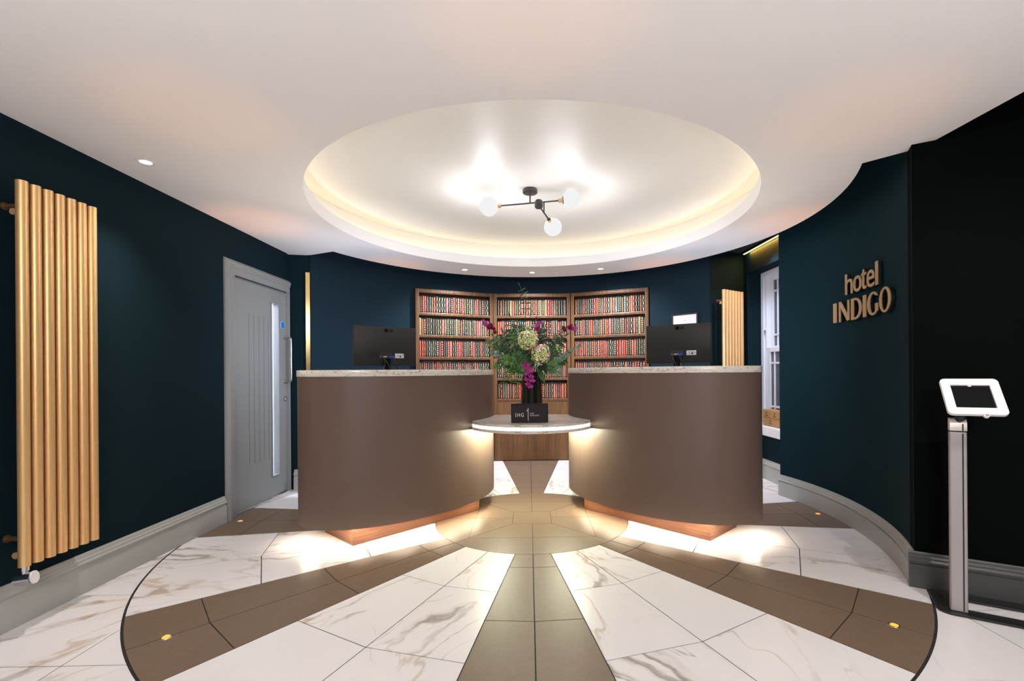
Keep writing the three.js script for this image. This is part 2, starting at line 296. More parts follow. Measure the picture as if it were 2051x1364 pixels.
// ---- skirting
const skirt = [[0, 0], [0.024, 0], [0.024, 0.128], [0.017, 0.131], [0.017, 0.139], [0.027, 0.143], [0.027, 0.150], [0.019, 0.160], [0.019, 0.168], [0.012, 0.178], [0.012, 0.186], [0.006, 0.198], [0, 0.198]];
const skirtTall = skirt.map(([d, y]) => [d, y < 0.13 ? y : y + 0.018]);
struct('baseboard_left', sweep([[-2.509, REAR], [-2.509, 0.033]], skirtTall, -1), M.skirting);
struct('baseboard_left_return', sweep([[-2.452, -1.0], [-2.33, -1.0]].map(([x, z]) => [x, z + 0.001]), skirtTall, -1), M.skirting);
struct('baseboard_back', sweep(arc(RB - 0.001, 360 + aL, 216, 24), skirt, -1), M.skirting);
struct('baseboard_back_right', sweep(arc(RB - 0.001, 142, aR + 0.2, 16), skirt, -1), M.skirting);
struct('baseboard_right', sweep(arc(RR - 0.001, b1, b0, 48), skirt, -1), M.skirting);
{
  const p0 = pol(RR - 0.026, b0), p1 = pol(3.9, b0 + 0.2);
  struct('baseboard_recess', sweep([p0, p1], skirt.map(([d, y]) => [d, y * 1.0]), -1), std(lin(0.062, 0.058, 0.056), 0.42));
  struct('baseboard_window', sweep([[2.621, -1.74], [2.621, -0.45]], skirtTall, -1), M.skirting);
  const q0 = pol(RB, aR), q1 = [2.60, -1.757];
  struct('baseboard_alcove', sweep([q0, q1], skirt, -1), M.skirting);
}

// ---- door, frame and the white corridor behind its glass slit
{
  const d = structGroup('door_1'); d.position.set(-2.51, 0, 0);
  const X = 0.0;
  // leaf drawn in (z, y) with the slit cut out; hinged on the near side
  const s = new THREE.Shape([[-0.980, 0.012], [-0.120, 0.012], [-0.120, 2.035], [-0.980, 2.035]].map(([z, y]) => new THREE.Vector2(-z, y)));
  s.holes.push(new THREE.Path([[-0.822, 0.215], [-0.706, 0.215], [-0.706, 1.90], [-0.822, 1.90]].map(([z, y]) => new THREE.Vector2(-z, y))));
  part(d, 'door_leaf', new THREE.ExtrudeGeometry(s, { depth: 0.044, bevelEnabled: false }).rotateY(Math.PI / 2).translate(X - 0.058, 0, 0), M.trim);
  for (let i = 0; i < 5; i++) part(d, 'leaf_groove', box(0.002, 1.36, 0.004, X - 0.0135, 1.07, -0.345 - i * 0.078, 0.0009), std(lin(0.12, 0.12, 0.11), 0.5));
  for (const [z0, z1, y0, y1] of [[-0.834, -0.822, 0.203, 1.912], [-0.706, -0.694, 0.203, 1.912]]) part(d, 'glazing_bead', box(0.016, y1 - y0, z1 - z0, X - 0.008, (y0 + y1) / 2, (z0 + z1) / 2, 0.003), M.trim);
  for (const y of [0.209, 1.906]) part(d, 'glazing_bead', box(0.016, 0.012, 0.116, X - 0.008, y, -0.764, 0.003), M.trim);
  part(d, 'glass_slit', box(0.006, 1.685, 0.116, X - 0.036, 1.0575, -0.764), M.glass);
  // frame: two jambs and a head, moulded
  const prof = [[0, 0], [0.016, 0], [0.020, 0.012], [0.020, 0.05], [0.026, 0.056], [0.026, 0.070], [0.034, 0.082], [0.034, 0.098], [0.024, 0.112], [0.012, 0.122], [0, 0.124]];   // [out from wall, away from opening]
  const casing = sweep([[-0.105, 0.001], [-0.105, 2.048], [-1.0, 2.048]], prof.map(([o, w]) => [w, o]), 1);
  casing.applyMatrix4(new THREE.Matrix4().set(0, 1, 0, 0, 0, 0, 1, 0, 1, 0, 0, 0, 0, 0, 0, 1));       // path drawn as (z, y), profile standing out along x
  part(d, 'door_casing', casing, M.trim);
  part(d, 'door_jamb', box(0.045, 2.05, 0.018, 0.0, 1.025, -0.990, 0.003), M.trim);
  part(d, 'door_lining', join(box(0.09, 2.048, 0.012, -0.07, 1.024, -0.111), box(0.09, 0.012, 0.86, -0.07, 2.046, -0.55)), M.trim);
  for (const y of [1.87, 1.03, 0.26]) { const h = part(d, 'hinge', rod([-0.006, y - 0.05, -0.113], [-0.006, y + 0.05, -0.113], 0.007), M.steel); for (const k of [-0.03, 0, 0.03]) part(h, 'hinge_knuckle', rod([-0.006, y + k - 0.008, -0.113], [-0.006, y + k + 0.008, -0.113], 0.0085), M.steel); }
  part(d, 'pull_handle', tube([[-0.014, 1.13, -0.948], [0.03, 1.13, -0.948], [0.052, 1.14, -0.948], [0.056, 1.17, -0.948], [0.056, 1.35, -0.948], [0.056, 1.54, -0.948], [0.052, 1.572, -0.948], [0.03, 1.582, -0.948], [-0.014, 1.582, -0.948]], 0.0095, 60, 10), M.steel);
  part(d, 'handle_rose', rod([-0.014, 1.13, -0.948], [-0.008, 1.13, -0.948], 0.02, 20), M.steel);
  part(d, 'handle_rose', rod([-0.014, 1.582, -0.948], [-0.008, 1.582, -0.948], 0.02, 20), M.steel);
  const lk = part(d, 'lock_cylinder', rod([-0.014, 0.955, -0.952], [-0.004, 0.955, -0.952], 0.026, 24), M.steel);
  part(lk, 'key_barrel', rod([-0.005, 0.955, -0.952], [0.006, 0.955, -0.952], 0.011, 16), M.chrome);
  const disc = part(d, 'door_sign', rod([-0.014, 1.706, -0.915], [-0.011, 1.706, -0.915], 0.038, 32), M.white, 'round blue mandatory sign');
  part(disc, 'blue_disc', rod([-0.0115, 1.706, -0.915], [-0.0095, 1.706, -0.915], 0.0345, 32), M.blue);
  // corridor
  struct('corridor_shell', join(box(0.05, 2.5, 1.9, -4.1, 1.25, -0.6), box(1.6, 2.5, 0.05, -3.4, 1.25, 0.30), box(1.6, 2.5, 0.05, -3.4, 1.25, -1.6), box(1.6, 0.05, 2.0, -3.4, 2.5, -0.6), box(1.6, 0.05, 2.0, -3.4, -0.03, -0.6)), std(lin(0.75, 0.76, 0.78), 0.8));
  const cl = thing('ceiling_light', 'square white corridor light seen only through the glass slit of the grey door', 'ceiling light', [-3.3, 2.45, -0.6]);
  part(cl, 'housing', box(0.5, 0.03, 0.5, 0, 0.005, 0, 0.01), M.white); part(cl, 'diffuser', box(0.46, 0.01, 0.46, 0, -0.014, 0), G.cool);
  rect(0.46, 0.46, 0xdfe8ff, I.corridor, [-3.3, 2.425, -0.6], [-3.3, 0, -0.6]);
}

// ---- window in the alcove
{
  const w = structGroup('window_1'); const X = 2.80, Z0 = -1.70, Z1 = -0.50, Y0 = 0.585, Y1 = 2.372;
  const bar = (z0, z1, y0, y1, x0, x1) => box(x1 - x0, y1 - y0, z1 - z0, (x0 + x1) / 2, (y0 + y1) / 2, (z0 + z1) / 2, 0.004);
  for (const [a, b] of [[Z0, Z0 + 0.06], [Z1 - 0.06, Z1]]) part(w, 'window_casing', bar(a, b, Y0, Y1, X - 0.015, X + 0.07), M.white);
  for (const [a, b] of [[Z0 + 0.06, Z0 + 0.10], [Z1 - 0.10, Z1 - 0.06]]) part(w, 'sash_stop', bar(a, b, Y0, Y1 - 0.05, X + 0.002, X + 0.07), M.white);
  part(w, 'window_casing', bar(Z0 + 0.06, Z1 - 0.06, Y1 - 0.055, Y1, X - 0.015, X + 0.07), M.white);
  const sash = (name, y0, y1, x, marg) => {
    const g = part(w, name, bar(Z0 + 0.10, Z0 + 0.165, y0, y1, x, x + 0.04), M.white), z0 = Z0 + 0.165, z1 = Z1 - 0.165;
    part(g, 'sash_stile', bar(z1, z1 + 0.065, y0, y1, x, x + 0.04), M.white);
    part(g, 'sash_rail', bar(z0, z1, y1 - 0.055, y1, x, x + 0.04), M.white); part(g, 'sash_rail', bar(z0, z1, y0, y0 + 0.06, x, x + 0.04), M.white);
    for (const z of [z0 + 0.085, z1 - 0.085]) part(g, 'glazing_bar', bar(z - 0.011, z + 0.011, y0 + 0.06, y1 - 0.055, x + 0.006, x + 0.034), M.white);
    for (const y of [y0 + 0.06 + marg, y1 - 0.055 - marg]) part(g, 'glazing_bar', bar(z0, z1, y - 0.011, y + 0.011, x + 0.006, x + 0.034), M.white);
    const zs = [z0, z0 + 0.085, z1 - 0.085, z1], ys = [y0 + 0.06, y0 + 0.06 + marg, y1 - 0.055 - marg, y1 - 0.055];
    for (let i = 0; i < 3; i++) for (let j = 0; j < 3; j++) part(g, 'pane', bar(zs[i], zs[i + 1], ys[j], ys[j + 1], x + 0.017, x + 0.021), paneMat);
    return g;
  };
  const paneMat = new THREE.MeshPhysicalMaterial({ color: lin(0.35, 0.36, 0.42), roughness: 0.25, transmission: 0.85, thickness: 0, bumpMap: rep(lamBump, 6), bumpScale: 0.002 });
  sash('upper_sash', 1.43, Y1 - 0.055, X + 0.045, 0.13); sash('lower_sash', Y0 + 0.01, 1.475, X + 0.004, 0.13);
  part(w, 'sash_fastener', box(0.02, 0.05, 0.02, X - 0.004, 1.66, Z0 + 0.078, 0.005), M.steel);
  part(w, 'window_sill', slabX(), M.white);
  function slabX() { return box(0.225, 0.098, 1.28, 2.70, 0.534, -1.06, 0.004); }
}

// ================================================================ LAMPS
// three-globe ceiling light under the dome (and an added copy out of view, for fill)
function globeLight(label, [x, y, z], turn, power) {
  const t = thing('ceiling_light', label, 'ceiling light', [x, y, z], turn);
  part(t, 'ceiling_rose', new THREE.LatheGeometry([[0, 0], [0.060, 0], [0.063, -0.004], [0.063, -0.028], [0.059, -0.033], [0, -0.033]].map(([a, b]) => new THREE.Vector2(a, b)), 40), M.gunmetal);
  part(t, 'drop_rod', rod([0.0, -0.03, 0], [0.0, -0.113, 0], 0.0065), M.gunmetal);
  const c = [0.073, -0.128, 0.025];
  part(t, 'cross_rod', rod([-0.262, -0.139, 0.0], [0.252, -0.095, 0.0], 0.0062), M.gunmetal);
  const hub = part(t, 'hub', new THREE.LatheGeometry([[0, 0.036], [0.018, 0.033], [0.030, 0.022], [0.035, 0.008], [0.036, -0.02], [0.033, -0.034], [0.026, -0.040], [0, -0.040]].map(([a, b]) => new THREE.Vector2(a, b)), 36).rotateX(0.35).translate(...c), M.gunmetal);
  part(hub, 'hub_cap', cyl(0.02, 0.022, 0.006).rotateX(0.35).translate(c[0], c[1] - 0.040, c[2] - 0.014), M.gunmetal);
  part(t, 'side_rod', rod([0.118, -0.106, 0.0], [0.118, -0.190, -0.035], 0.0055), M.gunmetal);
  part(t, 'lower_rod', rod([0.080, -0.150, 0.015], [0.168, -0.240, -0.078], 0.0062), M.gunmetal);
  const globes = [[[-0.258, -0.139, 0], [-0.350, -0.145, 0.0]], [[0.250, -0.095, 0], [0.352, -0.082, 0.0]], [[0.165, -0.237, -0.075], [0.200, -0.272, -0.150]]];
  for (const [a, b] of globes) {
    const A = new THREE.Vector3(...a), B = new THREE.Vector3(...b), u = B.clone().sub(A).normalize(), at = (k) => A.clone().addScaledVector(u, k).toArray();
    part(t, 'lamp_holder', rod(at(-0.012), at(0.028), 0.0165, 20), M.brassShine, 'brass lamp holder');
    part(t, 'globe_collar', rod(at(0.026), at(0.033), 0.032, 28), M.gunmetal);
    part(t, 'glass_globe', new THREE.SphereGeometry(0.079, 40, 28).translate(...b), G.globe, 'glowing white ribbed glass globe');
    const wpos = new THREE.Vector3(...b).applyAxisAngle(new THREE.Vector3(0, 1, 0), turn).add(new THREE.Vector3(x, y, z));
    point(0xf8faff, power, wpos.toArray(), 3.4);
  }
  return t;
}
globeLight('dark metal ceiling light with three glowing globes inside the round recess', [0.004, 2.755, -0.08], 0, I.globe);
globeLight('added unseen copy of the three-globe ceiling light over the entrance side of the lobby', [0.1, CEIL, 6.0], 0.4, I.rearFillGlobe);  // unseen, added to fill the ceiling and the counter fronts

// LED ring lying on the raft round the opening
{
  const t = thing('led_strip', 'warm white light strip hidden round the rim of the circular ceiling recess', 'light strip', [HOLE[0], CEIL + 0.103, HOLE[1]]);
  part(t, 'channel', slab(circle(1.845, 96), 0.0005, 0.012, { holes: [circle(1.815, 96)] }), M.white);
  part(t, 'diffuser', slab(circle(1.842, 96), 0.0125, 0.018, { holes: [circle(1.818, 96)] }), G.warm);
  const N = 28;
  for (let i = 0; i < N; i++) { const [x, z] = pol(1.83, i * 360 / N); rect(2 * Math.PI * 1.83 / N, 0.024, 0xffe2ae, I.cove, [HOLE[0] + x, CEIL + 0.125, HOLE[1] + z], [HOLE[0] + x * 0.985, CEIL + 1, HOLE[1] + z * 0.985]); }
}
// recessed downlights
function downlight(label, x, z, power, angle, target, group, col = 0xfffaf5, y = CEIL) {
  const t = thing('downlight', label, 'downlight', [x, y, z], 0, group);
  part(t, 'trim_ring', new THREE.LatheGeometry([[0.030, 0], [0.032, -0.004], [0.045, -0.005], [0.048, -0.002], [0.048, 0], [0.030, 0]].map(([a, b]) => new THREE.Vector2(a, b)), 36), M.white);
  part(t, 'lens', cyl(0.031, 0.031, 0.002, 28).translate(0, -0.0025, 0), G.spot);
  spot(col, power, [x, y - 0.012, z], [x + target[0], 0, z + target[1]], angle, 0.8, 1.6);
  return t;
}
downlight('small round downlight near the dark wall above the tall gold radiator', -2.249, 1.106, I.downlight, 0.85, [0.35, -0.1]);
downlight('left of three small downlights over the bookcases', -0.782, -1.78, I.shelfSpot, 1.15, [-0.45, -0.75], 'downlights over the bookcases', 0xf2f5ff);
downlight('middle of three small downlights over the bookcases', 0.035, -1.951, I.shelfSpot, 1.15, [0, -0.75], 'downlights over the bookcases', 0xf2f5ff);
downlight('right of three small downlights over the bookcases', 0.862, -1.756, I.shelfSpot, 1.15, [0.45, -0.75], 'downlights over the bookcases', 0xf2f5ff);
for (const [x, z, n] of [[-1.5, 4.6, 'left one of the first row'], [1.4, 4.6, 'right one of the first row'], [-1.5, 6.6, 'left one of the second row'], [1.4, 6.6, 'right one of the second row'], [2.0, 2.46, 'the one nearest the tablet stand'], [-1.4, 2.7, 'the one nearest the tall radiator']])
  downlight(`added unseen downlight over the entrance side of the lobby, ${n}`, x, z, z > 3 ? I.rearFillSpot : x > 0 ? I.frontFillSpot * 2.0 : I.frontFillSpot * 0.45, 1.05, z < 3 && x > 0 ? [-0.1, -1.1] : [0, 0]);  // unseen downlights, added as fill for the floor and front faces
downlight('small downlight over the window alcove beside the small radiator', 2.40, -1.02, I.alcoveSpot, 0.9, [0.25, -0.25], undefined, 0xd4e0ff, 2.63);
// unseen drum uplighters, added on the entrance side to brighten the ceiling
for (const [x, z, n] of [[-1.7, 4.35, 'left'], [1.7, 4.35, 'right']]) {
  const t = thing('added_uplighter', `added unseen drum lamp on the floor at the ${n} of the entrance side`, 'floor lamp', [x, 0, z]);
  part(t, 'drum', new THREE.LatheGeometry([[0, 0.001], [0.15, 0.001], [0.155, 0.006], [0.155, 0.34], [0.150, 0.345], [0.140, 0.34], [0.135, 0.30], [0, 0.29]].map(([p, q]) => new THREE.Vector2(p, q)), 40), M.gunmetal);
  part(t, 'diffuser', cyl(0.13, 0.13, 0.006, 40).translate(0, 0.312, 0), G.spot);
  spot(0xfff8f4, I.uplight, [x, 0.37, z], [x * 0.8, 3, z - 0.5], 1.15, 0.7, 5);
}
// amber uplights let into the brown wedges
const spots = [[-45, 'amber floor light in the brown tile at lower left, beyond the tall radiator'], [45, 'amber floor light in the brown tile in front of the tablet stand'], [-90, 'amber floor light beside the grey door'], [90, 'amber floor light at the foot of the curved teal wall'], [0, 'amber floor light in the middle front wedge, nearest the entrance'], [-135, 'amber floor light hidden behind the left reception counter'], [135, 'amber floor light hidden behind the right reception counter']];
for (const [a, label] of spots) {
  const [x, z] = pol(2.398, a), t = thing('floor_light', label, 'floor light', [x, 0, z], 0, 'amber floor lights round the medallion');
  part(t, 'bezel', new THREE.LatheGeometry([[0.017, 0], [0.018, 0.002], [0.023, 0.002], [0.025, 0]].map(([p, q]) => new THREE.Vector2(p, q)), 28), M.steel);
  part(t, 'lens', new THREE.LatheGeometry([[0, 0.004], [0.010, 0.0035], [0.017, 0.001], [0.017, 0]].map(([p, q]) => new THREE.Vector2(p, q)), 24), G.amber);
  spot(0xff9a3a, Math.abs(a) < 60 ? I.amber * 0.7 : I.amber * 1.7, [x, 0.012, z], [x * 0.945, 2.4, z * 0.945], 0.22, 1, 1);
}
// strip over the window
{
  const t = thing('led_strip', 'golden light strip along the top of the window alcove', 'light strip', [2.60, 2.612, -1.10]);
  part(t, 'channel', box(0.03, 0.012, 1.3, 0, 0.011, 0, 0.002), M.black); part(t, 'diffuser', box(0.02, 0.004, 1.28, 0.003, 0.002, 0), G.pelmet);
  rect(1.14, 0.02, 0xffb54a, I.pelmet, [2.606, 2.608, -1.06], [2.65, 2.3, -1.06]);
}

// ================================================================ RECEPTION COUNTERS
const curve = (pts, n) => new THREE.CatmullRomCurve3(pts.map(([x, z]) => new THREE.Vector3(x, 0, z)), true, 'centripetal').getPoints(n).slice(0, n).map((p) => [p.x, p.z]);
const frontPts = [[-1.70, 0.395], [-1.690, 0.478], [-1.634, 0.561], [-1.548, 0.618], [-1.447, 0.645], [-1.337, 0.650], [-1.236, 0.636], [-1.032, 0.553], [-0.868, 0.447], [-0.670, 0.258], [-0.520, 0.055], [-0.447, -0.075], [-0.382, -0.266], [-0.357, -0.402], [-0.354, -0.525], [-0.372, -0.66]];
const backPts = [[-0.45, -0.78], [-0.58, -0.84], [-0.80, -0.82], [-1.15, -0.58], [-1.48, -0.22], [-1.66, 0.08], [-1.70, 0.25]];
const counterOutline = curve([...frontPts, ...backPts], 160);
const frontOnly = new THREE.CatmullRomCurve3(frontPts.map(([x, z]) => new THREE.Vector3(x, 0, z)), false, 'centripetal').getPoints(90).map((p) => [p.x, p.z]);
function offsetLine(line, d) { return line.map((p, i) => { const a = line[Math.max(i - 1, 0)], b = line[Math.min(i + 1, line.length - 1)], l = Math.hypot(b[0] - a[0], b[1] - a[1]); return [p[0] - (b[1] - a[1]) / l * d, p[1] + (b[0] - a[0]) / l * d]; }); }
function counter(label, side, top) {
  const f = (pts) => side < 0 ? pts : pts.map(([x, z]) => [-x, z]).reverse();
  const t = thing('reception_counter', label, 'counter');
  const inner = offsetLine(frontOnly, -0.02), innerTop = offsetLine(frontOnly, -0.17);                                    // the raised front is a curved band; staff side lies lower
  const band = [...frontOnly, ...inner.reverse()], topBand = [...frontOnly, ...innerTop.reverse()];
  part(t, 'front_panel', slab(f(band), 0.13, top - 0.046), M.body, 'curved matt brown front panel');
  part(t, 'counter_top', slab(f(inset(topBand, -0.004)), top - 0.046, top, { bevel: 0.002 }), M.top, 'cream marble counter top');
  part(t, 'upstand', slab(f([...offsetLine(frontOnly, -0.021), ...offsetLine(frontOnly, -0.165).reverse()]), 1.101, top - 0.047), M.body);
  const low = f(inset(counterOutline, 0.0215)); part(t, 'desk_top', slab(low, 1.06, 1.10, { bevel: 0.002 }), M.top);
  part(t, 'desk_base', slab(f(inset(counterOutline, 0.023)), 0.156, 1.059), M.body);
  part(t, 'underside', slab(f(inset(counterOutline, 0.024)), 0.150, 0.1555), std(lin(0.5, 0.42, 0.34), 0.6));
  const pl = [[-1.257, 0.592], [-0.461, -0.222], [-0.60, -0.66], [-0.9, -0.70], [-1.50, -0.10], [-1.575, 0.30]];
  part(t, 'plinth', slab(f(pl), 0.001, 0.1495), M.walnut, 'warm wood plinth');
  const led = offsetLine(frontOnly.slice(4, 70), -0.03), strip = [...led, ...offsetLine(led, -0.014).reverse()];
  part(t, 'led_strip', slab(f(strip), 0.144, 0.1495), G.warm, 'warm light strip under the counter');
  const L = f(led), n = 7;
  for (let k = 0; k < n; k++) {
    const a = L[Math.round(k * (L.length - 1) / n)], b = L[Math.round((k + 1) * (L.length - 1) / n)], l = Math.hypot(b[0] - a[0], b[1] - a[1]), mx = (a[0] + b[0]) / 2, mz = (a[1] + b[1]) / 2;
    const s2 = 1, ox = (b[1] - a[1]) / l, oz = -(b[0] - a[0]) / l; rect(l, 0.014, 0xffecd0, I.under, [mx, 0.141, mz], [mx - ox * 0.05 * s2, 0, mz - oz * 0.05 * s2]);
  }
  return t;
}
counter('left curved reception counter with brown front and cream marble top', -1, 1.231);
counter('right curved reception counter with brown front and cream marble top', 1, 1.240);

// round table between the counters
{
  const t = thing('round_table', 'low round marble table with a glowing edge between the two counters', 'table', [0, 0, 0]);
  const R = 0.532, C = [0, -0.182], a0 = 66.5;
  const side = (s) => frontOnly.filter(([x, z]) => z < 0.022 && z > -0.52).map(([x, z]) => [-s * x - s * 0.0035, z]);   // follows the counters
  const make = (d) => { const fr = Array.from({ length: 41 }, (_, i) => { const a = (-a0 + 2 * a0 * i / 40) * D; return [C[0] + (R - d) * Math.sin(a), C[1] + (R - d) * Math.cos(a)]; }); const sR = side(1), sL = side(-1).reverse(); return [...fr, ...sR.map(([x, z]) => [x - d, z]), [0.2, -0.535], [0, -0.545], [-0.2, -0.535], ...sL.map(([x, z]) => [x + d, z])]; };
  part(t, 'table_top', slab(make(0), 0.786, 0.807, { crease: 0.5 }), M.greyTop, 'grey-white veined marble top');
  part(t, 'light_band', slab(make(0.003), 0.760, 0.7855), G.led, 'glowing white edge band');
  part(t, 'lower_slab', slab(make(0), 0.738, 0.7595), M.greyTop);
  for (const sd of [1, -1]) {                                              // light strips under the slab, one beside each counter
    const edge = frontOnly.filter(([x, z]) => z < 0.02 && z > -0.50), inn = offsetLine(edge, 0.13), out = offsetLine(edge, 0.115), m = ([x, z]) => [-sd * x, z];
    part(t, 'under_strip', slab(sd > 0 ? [...inn.map(m), ...out.map(m).reverse()] : [...out.map(m), ...inn.map(m).reverse()], 0.733, 0.7375), G.warm, 'warm light strip under the table');
    const n = 4, e = inn.map(m);
    for (let k = 0; k < n; k++) {
      const p = e[Math.round(k * (e.length - 1) / n)], q = e[Math.round((k + 1) * (e.length - 1) / n)], l = Math.hypot(q[0] - p[0], q[1] - p[1]), mx = (p[0] + q[0]) / 2, mz = (p[1] + q[1]) / 2;
      rect(l, 0.014, 0xfdfedc, I.table, [mx, 0.730, mz], [mx + sd * 0.5, 0.730 - 1, mz + 0.15]);
    }
  }
  for (let k = 0; k < 5; k++) { const a = (-52 + 26 * k) * D, x = 0.536 * Math.sin(a), z = C[1] + 0.536 * Math.cos(a); rect(0.22, 0.024, 0xfff0d0, I.table * 0.012, [x, 0.7728, z], [x + Math.sin(a), 0.7728, z + Math.cos(a)]); }
}

// ================================================================ THINGS ON THE COUNTERS
function monitor(label, [x, z], turn, bottom) {
  const t = thing('monitor', label, 'monitor', [x, 1.10, z], turn);        // local +z is the back that faces us
  const w = 0.565, h = 0.342, y0 = bottom - 1.10;
  part(t, 'back_cover', (() => { const g = new RoundedBoxGeometry(w, h, 0.034, 3, 0.008); const p = g.attributes.position; for (let i = 0; i < p.count; i++) if (p.getZ(i) > 0.01) { p.setX(i, p.getX(i) * 0.985); p.setY(i, p.getY(i) * 0.985); } g.computeVertexNormals(); return toCreasedNormals(g, 0.5).translate(0, y0 + h / 2, 0); })(), M.monitor);
  part(t, 'screen', box(w - 0.02, h - 0.02, 0.002, 0, y0 + h / 2, -0.0175), G.cool, 'lit screen facing the staff side');
  const sn = Math.sin(turn), cs = Math.cos(turn); rect(w - 0.04, h - 0.04, 0xdde8ff, I.screen, [x - sn * 0.024, 1.10 + y0 + h / 2, z - cs * 0.024], [x - sn, 1.10 + y0 + h / 2, z - cs]);
  const ports = part(t, 'port_recess', box(0.115, 0.046, 0.003, -0.005, y0 + 0.088, 0.0172, 0.001), M.blackMatte);
  part(ports, 'power_socket', box(0.018, 0.010, 0.004, -0.05, y0 + 0.078, 0.018), M.steel); part(ports, 'video_port', box(0.034, 0.011, 0.004, -0.014, y0 + 0.078, 0.018, 0.001), std(lin(0.45, 0.36, 0.22), 0.5));
  part(t, 'vent_panel', box(0.07, 0.046, 0.0015, -0.115, y0 + 0.088, 0.0172), M.black);
  const lab = canvasTex(128, 64, (g, W, H) => { g.fillStyle = '#d8d8dc'; g.fillRect(0, 0, W, H); g.fillStyle = '#15151a'; for (let r = 0; r < 5; r++) for (let k = 0; k < 22; k++) if (rnd() < 0.62) g.fillRect(4 + k * 5.4, 5 + r * 11, 3.6, 6); g.fillRect(66, 30, 22, 24); });
  part(t, 'rating_label', box(0.082, 0.04, 0.001, 0.118, y0 + 0.088, 0.0175), new THREE.MeshStandardMaterial({ map: lab, roughness: 0.6 }));
  const plug = part(t, 'video_plug', box(0.046, 0.018, 0.04, 0.033, y0 + 0.074, 0.036, 0.004), M.plugBlue, 'blue video plug');
  part(plug, 'plug_grip', box(0.030, 0.015, 0.018, 0.033, y0 + 0.070, 0.062, 0.003), M.plugBlue);
  part(t, 'cable', tube([[0.033, y0 + 0.07, 0.07], [0.042, y0 + 0.045, 0.092], [0.058, y0 + 0.0, 0.095], [0.07, y0 - 0.06, 0.08], [0.06, 0.004, 0.10]], 0.0048, 40), M.black);
  part(t, 'cable', tube([[-0.05, y0 + 0.078, 0.02], [-0.038, y0 + 0.06, 0.05], [-0.01, y0 + 0.01, 0.075], [0.01, y0 - 0.06, 0.07], [0.0, 0.004, 0.09]], 0.0035, 40), M.black);
  part(t, 'stand_neck', (() => { const s = new THREE.Shape([[-0.012, 0.0], [0.03, 0.0], [0.026, 0.06], [0.018, y0 + 0.04], [0.006, y0 + 0.045], [-0.002, 0.06]].map(([a, b]) => new THREE.Vector2(a, b))); return new THREE.ExtrudeGeometry(s, { depth: 0.05, bevelEnabled: true, bevelSize: 0.004, bevelThickness: 0.004, bevelSegments: 2 }).rotateY(-Math.PI / 2).translate(0.025, 0.012, 0.014); })(), M.blackGloss);
  part(t, 'stand_base', new THREE.LatheGeometry([[0, 0.001], [0.108, 0.001], [0.112, 0.006], [0.108, 0.012], [0, 0.014]].map(([a, b]) => new THREE.Vector2(a, b)), 40).scale(1, 1, 0.72), M.blackGloss);
  const logo = part(t, 'logo', cyl(0.0175, 0.0175, 0.0012, 32).rotateX(Math.PI / 2).translate(-0.055 + 0.05, y0 + h - 0.034, 0.0174), M.logo);
  part(logo, 'logo_ring', new THREE.TorusGeometry(0.0125, 0.0016, 8, 28, 4.9).rotateZ(0.4).translate(-0.005, y0 + h - 0.034, 0.018), M.monitor);
  const lg = new TextGeometry('LG', { font: fontBold, size: 0.0235, depth: 0.001, curveSegments: 6 }); lg.translate(0.018, y0 + h - 0.0455, 0.0172);
  part(logo, 'logo_letters', lg, M.logo);
  return t;
}
const fontBold = await new FontLoader().loadAsync('fonts/droid/droid_sans_bold.typeface.json');
const fontSans = await new FontLoader().loadAsync('fonts/droid/droid_sans_regular.typeface.json');
monitor('black monitor seen from behind on the left counter', [-1.27, -0.235], 0.70, 1.272);
monitor('black monitor seen from behind on the right counter, in front of the framed certificate', [1.30, -0.22], -0.57, 1.277);

// uplights added to brighten ceiling and dome, hidden behind the raised counter tops
for (const [x, z, n] of [[-1.36, 0.30, 'left'], [1.36, 0.30, 'right']]) {
  const t = thing('added_desk_uplight', `added unseen white uplight on the staff desk of the ${n} counter`, 'lamp', [x, 1.1005, z]);
  part(t, 'housing', new THREE.LatheGeometry([[0, 0.001], [0.050, 0.001], [0.053, 0.006], [0.050, 0.050], [0.044, 0.052], [0.040, 0.045], [0, 0.043]].map(([a, b]) => new THREE.Vector2(a, b)), 32), M.white);
  part(t, 'lens', cyl(0.039, 0.039, 0.003, 28).translate(0, 0.046, 0), G.spot);
  spot(0xfff2e8, I.desk, [x, 1.157, z], [x, 3, z], 1.12, 0.6, 2);
}
